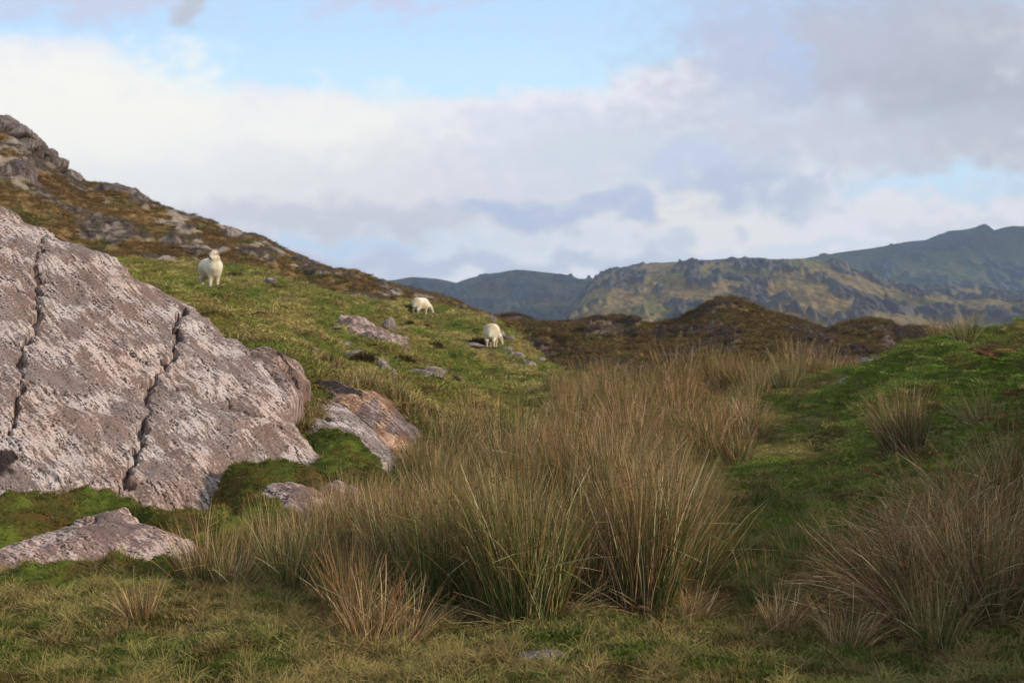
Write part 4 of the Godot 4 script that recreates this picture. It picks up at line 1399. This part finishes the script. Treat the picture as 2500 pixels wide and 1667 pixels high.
func build_clouds() -> void:
	# two of the cumulus that drift off to the sun's side: their shade lies on the far ridge and the far summit
	var sun_dir := Vector3(0.86, 0.365, 0.33).normalized()
	var v := PackedVector3Array()
	var c := PackedColorArray()
	var n := PackedVector3Array()
	var ix := PackedInt32Array()
	for e in [[Vector3(-260, 110, -2500), Vector3(480, 90, 760)], [Vector3(1180, 300, -2800), Vector3(220, 60, 260)]]:
		var mid: Vector3 = e[0] + sun_dir * 2900.0
		var size: Vector3 = e[1]
		var w := 61
		var h := 31
		var one := PackedVector3Array()
		for j in h:
			var el := lerpf(-PI / 2, PI / 2, j / float(h - 1))
			for i in w:
				var az := -TAU * i / float(w - 1)
				var dir := Vector3(cos(az) * cos(el), sin(el), sin(az) * cos(el))
				var k := 1.0 + 0.5 * n_rough.get_noise_3dv(dir * 2.0 + mid * 0.01)
				if i == w - 1: k = 1.0 + 0.5 * n_rough.get_noise_3dv(Vector3(cos(el), sin(el), 0) * 2.0 + mid * 0.01)
				one.append(mid + dir * size * k)
				c.append(lin(244, 244, 244))
		var first := v.size()
		v.append_array(one)
		n.append_array(grid_normals(one, w, h))
		for q in grid_index(w, h): ix.append(first + q)
	var o := mi("clouds", mesh_of(v, n, c, PackedVector2Array(), ix), mats.far)
	tag(o, "white clouds drifting on the sunny side of the valley", "clouds", "", "stuff")


# ---------------------------------------------------------------- sheep

# bones: [ax, ay, az, ar, bx, by, bz, br, tint]
func sheep_mesh(grazing: bool) -> ArrayMesh:
	var bones := [
		[-0.34, 0.60, 0.0, 0.245, 0.22, 0.59, 0.0, 0.24, 0], [-0.30, 0.50, 0.0, 0.215, 0.20, 0.49, 0.0, 0.215, 0], [-0.40, 0.56, 0.0, 0.19, -0.44, 0.50, 0.0, 0.14, 0], [0.20, 0.62, 0.0, 0.20, 0.33, 0.58, 0.0, 0.18, 0],
	]
	for s in [-1.0, 1.0]:
		bones.append([0.24, 0.42, 0.10 * s, 0.085, 0.25, 0.24, 0.10 * s, 0.045, 0])
		bones.append([0.25, 0.24, 0.10 * s, 0.042, 0.26, 0.02, 0.10 * s, 0.033, 1])
		bones.append([-0.34, 0.48, 0.11 * s, 0.125, -0.34, 0.33, 0.115 * s, 0.07, 0])
		bones.append([-0.34, 0.33, 0.115 * s, 0.06, -0.43, 0.25, 0.115 * s, 0.042, 0])
		bones.append([-0.43, 0.25, 0.115 * s, 0.04, -0.40, 0.02, 0.115 * s, 0.032, 1])
	bones.append([-0.52, 0.60, 0.0, 0.05, -0.58, 0.40, 0.0, 0.035, 0])
	if grazing:
		bones += [[0.30, 0.58, 0.03, 0.18, 0.46, 0.44, 0.14, 0.125, 0], [0.48, 0.42, 0.16, 0.10, 0.53, 0.35, 0.21, 0.085, 1], [0.53, 0.34, 0.21, 0.08, 0.61, 0.15, 0.27, 0.05, 1],
			[0.46, 0.42, 0.24, 0.03, 0.40, 0.38, 0.31, 0.018, 1], [0.56, 0.42, 0.14, 0.03, 0.62, 0.38, 0.07, 0.018, 1]]
	else:     # head up, face turned to its right side
		bones += [[0.30, 0.64, 0.0, 0.19, 0.38, 0.80, 0.02, 0.135, 0], [0.38, 0.82, 0.02, 0.12, 0.40, 0.93, 0.04, 0.09, 1], [0.41, 0.93, 0.05, 0.078, 0.48, 0.83, 0.15, 0.05, 1],
			[0.44, 0.95, -0.01, 0.03, 0.56, 0.93, -0.05, 0.02, 1], [0.33, 0.95, 0.08, 0.03, 0.22, 0.935, 0.14, 0.02, 1]]
	var cell := 0.021
	var lo := Vector3(-0.68, -0.04, -0.34)
	var nx := 72
	var ny := 54
	var nz := 36
	var field := PackedFloat32Array()
	var tint := PackedFloat32Array()
	field.resize(nx * ny * nz)
	tint.resize(nx * ny * nz)
	field.fill(1.0)
	# log-sum joined distances, each bone only near itself
	var acc := PackedFloat32Array()
	acc.resize(nx * ny * nz)
	var sharp := 46.0
	for bn in bones:
		var a := Vector3(bn[0], bn[1], bn[2])
		var b := Vector3(bn[4], bn[5], bn[6])
		var ra: float = bn[3]
		var rb: float = bn[7]
		var pad := maxf(ra, rb) + 0.09
		var p0 := ((a.min(b) - Vector3.ONE * pad - lo) / cell).floor()
		var p1 := ((a.max(b) + Vector3.ONE * pad - lo) / cell).ceil()
		var ab := b - a
		var l2 := ab.length_squared()
		for k in range(maxi(int(p0.z), 0), mini(int(p1.z), nz - 1) + 1):
			for j in range(maxi(int(p0.y), 0), mini(int(p1.y), ny - 1) + 1):
				for i in range(maxi(int(p0.x), 0), mini(int(p1.x), nx - 1) + 1):
					var q := lo + Vector3(i, j, k) * cell
					var t := clampf((q - a).dot(ab) / l2, 0.0, 1.0)
					var dd := q.distance_to(a + ab * t) - lerpf(ra, rb, t)
					var o := (k * ny + j) * nx + i
					var e := exp(-sharp * dd)
					acc[o] += e
					tint[o] += e * bn[8]
	for o in acc.size():
		if acc[o] > 0.0:
			field[o] = -log(acc[o]) / sharp
			tint[o] = tint[o] / acc[o]
	# fleece is lumpy
	for k in nz:
		for j in ny:
			for i in nx:
				var o := (k * ny + j) * nx + i
				if absf(field[o]) < 0.08 and tint[o] < 0.5:
					field[o] += n_fine.get_noise_3d(i * 0.45, j * 0.22, k * 0.45) * 0.018
	# surface nets
	var v := PackedVector3Array()
	var c := PackedColorArray()
	var nrm := PackedVector3Array()
	var ix := PackedInt32Array()
	var id := PackedInt32Array()
	id.resize(nx * ny * nz)
	id.fill(-1)
	var fleece := lin(216, 206, 182)
	var skin := lin(204, 182, 158)
	for k in nz - 1:
		for j in ny - 1:
			for i in nx - 1:
				var o := (k * ny + j) * nx + i
				var s := 0
				var sum := Vector3.ZERO
				var val := PackedFloat32Array()
				val.resize(8)
				var neg := 0
				for m in 8:
					val[m] = field[o + (m & 1) + ((m >> 1) & 1) * nx + ((m >> 2) & 1) * nx * ny]
					if val[m] < 0.0: neg += 1
				if neg == 0 or neg == 8: continue
				for e in [[0, 1], [2, 3], [4, 5], [6, 7], [0, 2], [1, 3], [4, 6], [5, 7], [0, 4], [1, 5], [2, 6], [3, 7]]:
					var f0 := val[e[0]]
					var f1 := val[e[1]]
					if (f0 < 0.0) != (f1 < 0.0):
						var t := f0 / (f0 - f1)
						var m0: int = e[0]
						var m1: int = e[1]
						sum += Vector3(m0 & 1, (m0 >> 1) & 1, (m0 >> 2) & 1).lerp(Vector3(m1 & 1, (m1 >> 1) & 1, (m1 >> 2) & 1), t)
						s += 1
				id[o] = v.size()
				var p := lo + (Vector3(i, j, k) + sum / s) * cell
				v.append(p)
				nrm.append(Vector3(val[1] + val[3] + val[5] + val[7] - val[0] - val[2] - val[4] - val[6], val[2] + val[3] + val[6] + val[7] - val[0] - val[1] - val[4] - val[5], val[4] + val[5] + val[6] + val[7] - val[0] - val[1] - val[2] - val[3]).normalized())
				var col := fleece.lerp(skin, tint[o])
				if tint[o] < 0.5: col = col.lerp(lin(170, 146, 108), sm(0.0, 0.4, n_patch2.get_noise_3d(p.x * 4.0, p.y * 4.0, p.z * 4.0)) * 0.8)
				# nose and mouth, eyes
				var nose := Vector3(0.63, 0.11, 0.285) if grazing else Vector3(0.50, 0.80, 0.19)
				if p.distance_to(nose) < 0.04: col = lin(70, 58, 52)
				for es in [-1.0, 1.0]:
					var eye: Vector3 = Vector3(0.575, 0.30, 0.235) + Vector3(0.055, 0.0, -0.045) * es if grazing else Vector3(0.455, 0.90, 0.10) + Vector3(0.055, 0.0, -0.035) * es
					if p.distance_to(eye) < 0.022: col = lin(44, 36, 32)
				if p.y < 0.035: col = lin(62, 54, 48)
				c.append(col)
	for k in range(1, nz - 1):
		for j in range(1, ny - 1):
			for i in range(1, nx - 1):
				var o := (k * ny + j) * nx + i
				for ax in 3:
					var st: int = [1, nx, nx * ny][ax]
					if (field[o] < 0.0) == (field[o + st] < 0.0): continue
					var s1: int = [nx, nx * ny, 1][ax]
					var s2: int = [nx * ny, 1, nx][ax]
					var q := [id[o], id[o - s1], id[o - s1 - s2], id[o - s2]]
					if q.min() < 0: continue
					if field[o] < 0.0: q = [q[0], q[3], q[2], q[1]]
					ix.append_array(PackedInt32Array([q[0], q[1], q[2], q[0], q[2], q[3]]))
	return mesh_of(v, nrm, c, PackedVector2Array(), ix)


func build_sheep() -> void:
	var up := sheep_mesh(false)
	var down := sheep_mesh(true)
	var list := [
		[up, 211, 35.5, 1.02, Vector3(0.5, 0, 0.866), "white sheep standing with its head up, facing the viewer from the ledge"],
		[down, 421, 54.0, 0.9, Vector3(0.5, 0, -0.86), "cream sheep grazing farthest off by the dark heather"],
		[down, 492, 40.0, 0.92, Vector3(0.12, 0, -0.99), "white sheep grazing on the knoll's edge, rump to the viewer"],
	]
	for e in list:
		var o := mi("sheep", e[0], mats.wool)
		var f: Vector3 = e[4].normalized()
		o.basis = Basis(f, Vector3.UP, f.cross(Vector3.UP)).scaled(Vector3.ONE * e[3])
		o.position = on_ground(e[1], e[2]) + Vector3(0, 0.0, 0)
		folds.append(o.position)
		tag(o, e[5], "sheep", "sheep on the slope")


# ---------------------------------------------------------------- all of it

func _ready() -> void:
	t0 = Time.get_ticks_msec()
	rng.seed = 20

	# camera
	var cam := Camera3D.new()
	cam.name = "camera"
	cam.fov = rad_to_deg(2.0 * atan(341.0 / F))
	cam.near = 0.1
	cam.far = 12000.0
	add_child(cam)
	cam.position = Vector3(0, EYE, 0)
	var lens := CameraAttributesPhysical.new()
	lens.frustum_focal_length = 45.0
	lens.exposure_aperture = 4.0
	lens.frustum_focus_distance = 8.5
	cam.attributes = lens
	cam.fov = rad_to_deg(2.0 * atan(341.0 / F))

	# sky and air
	var env := Environment.new()
	env.background_mode = Environment.BG_SKY
	env.sky = build_sky()
	env.tonemap_mode = Environment.TONE_MAPPER_LINEAR
	env.tonemap_exposure = 1.08
	env.fog_enabled = true
	env.fog_density = 0.00012
	env.fog_light_color = Color(0.72, 0.84, 1.0)
	env.sdfgi_enabled = true
	env.ssao_enabled = true
	env.ssil_enabled = true
	var we := WorldEnvironment.new()
	we.name = "world"
	we.environment = env
	add_child(we)
	stage("sky")

	# sun: through thin cloud, from beyond the bank and a little behind
	var sun := DirectionalLight3D.new()
	sun.name = "sun"
	sun.light_energy = 1.15
	sun.light_angular_distance = 3.0
	sun.light_color = Color(1.0, 0.94, 0.86)
	sun.shadow_enabled = true
	add_child(sun)
	sun.look_at_from_position(Vector3.ZERO, -Vector3(0.86, 0.365, 0.33), Vector3.UP)

	n_hum = noise(FastNoiseLite.TYPE_SIMPLEX, 0.42, 1, 2)
	n_fine = noise(FastNoiseLite.TYPE_SIMPLEX, 1.5, 2, 3)
	n_patch = noise(FastNoiseLite.TYPE_SIMPLEX, 0.30, 3, 3)
	n_patch2 = noise(FastNoiseLite.TYPE_SIMPLEX, 0.22, 4, 4)
	n_rough = noise(FastNoiseLite.TYPE_SIMPLEX, 0.7, 6, 4)
	n_cell = noise(FastNoiseLite.TYPE_CELLULAR, 0.5, 7, 1)
	n_cell.cellular_return_type = FastNoiseLite.RETURN_CELL_VALUE

	mat("earth", 1.0, 0.15)
	mat("far", 1.0, 0.1)
	var bl := mat("blade", 0.8, 0.2)
	bl.cull_mode = BaseMaterial3D.CULL_DISABLED
	bl.backlight_enabled = true
	bl.backlight = Color(0.6, 0.6, 0.6)
	var st := mat("stem", 0.65, 0.3)
	st.cull_mode = BaseMaterial3D.CULL_DISABLED
	for e in [["stem_red", Color(0.99, 0.955, 0.92)], ["stem_green", Color(0.93, 0.98, 0.91)], ["stem_pale", Color(1.0, 0.99, 0.98)]]:
		var other: StandardMaterial3D = st.duplicate()
		other.resource_name = e[0]
		other.albedo_color = e[1]
		mats[e[0]] = other
	var rk := mat("rock", 0.85, 0.3)
	var wl := mat("wool", 1.0, 0.1)
	wl.rim_enabled = true
	wl.rim = 0.3
	rock_textures()
	rk.albedo_texture = mats.rock_color
	rk.heightmap_enabled = true
	rk.heightmap_texture = mats.rock_relief
	rk.heightmap_scale = 0.55
	stage("textures")

	build_table()
	build_rocks()
	build_ground()
	stage("ground")
	build_hills()
	build_stones()
	build_pebbles()
	build_crags()
	build_clouds()
	build_sheep()
	stage("sheep")
	build_plants()
	build_rushes()
	stage("rushes")
	build_moss()
	stage("moss")
	build_grass()
	stage("grass")
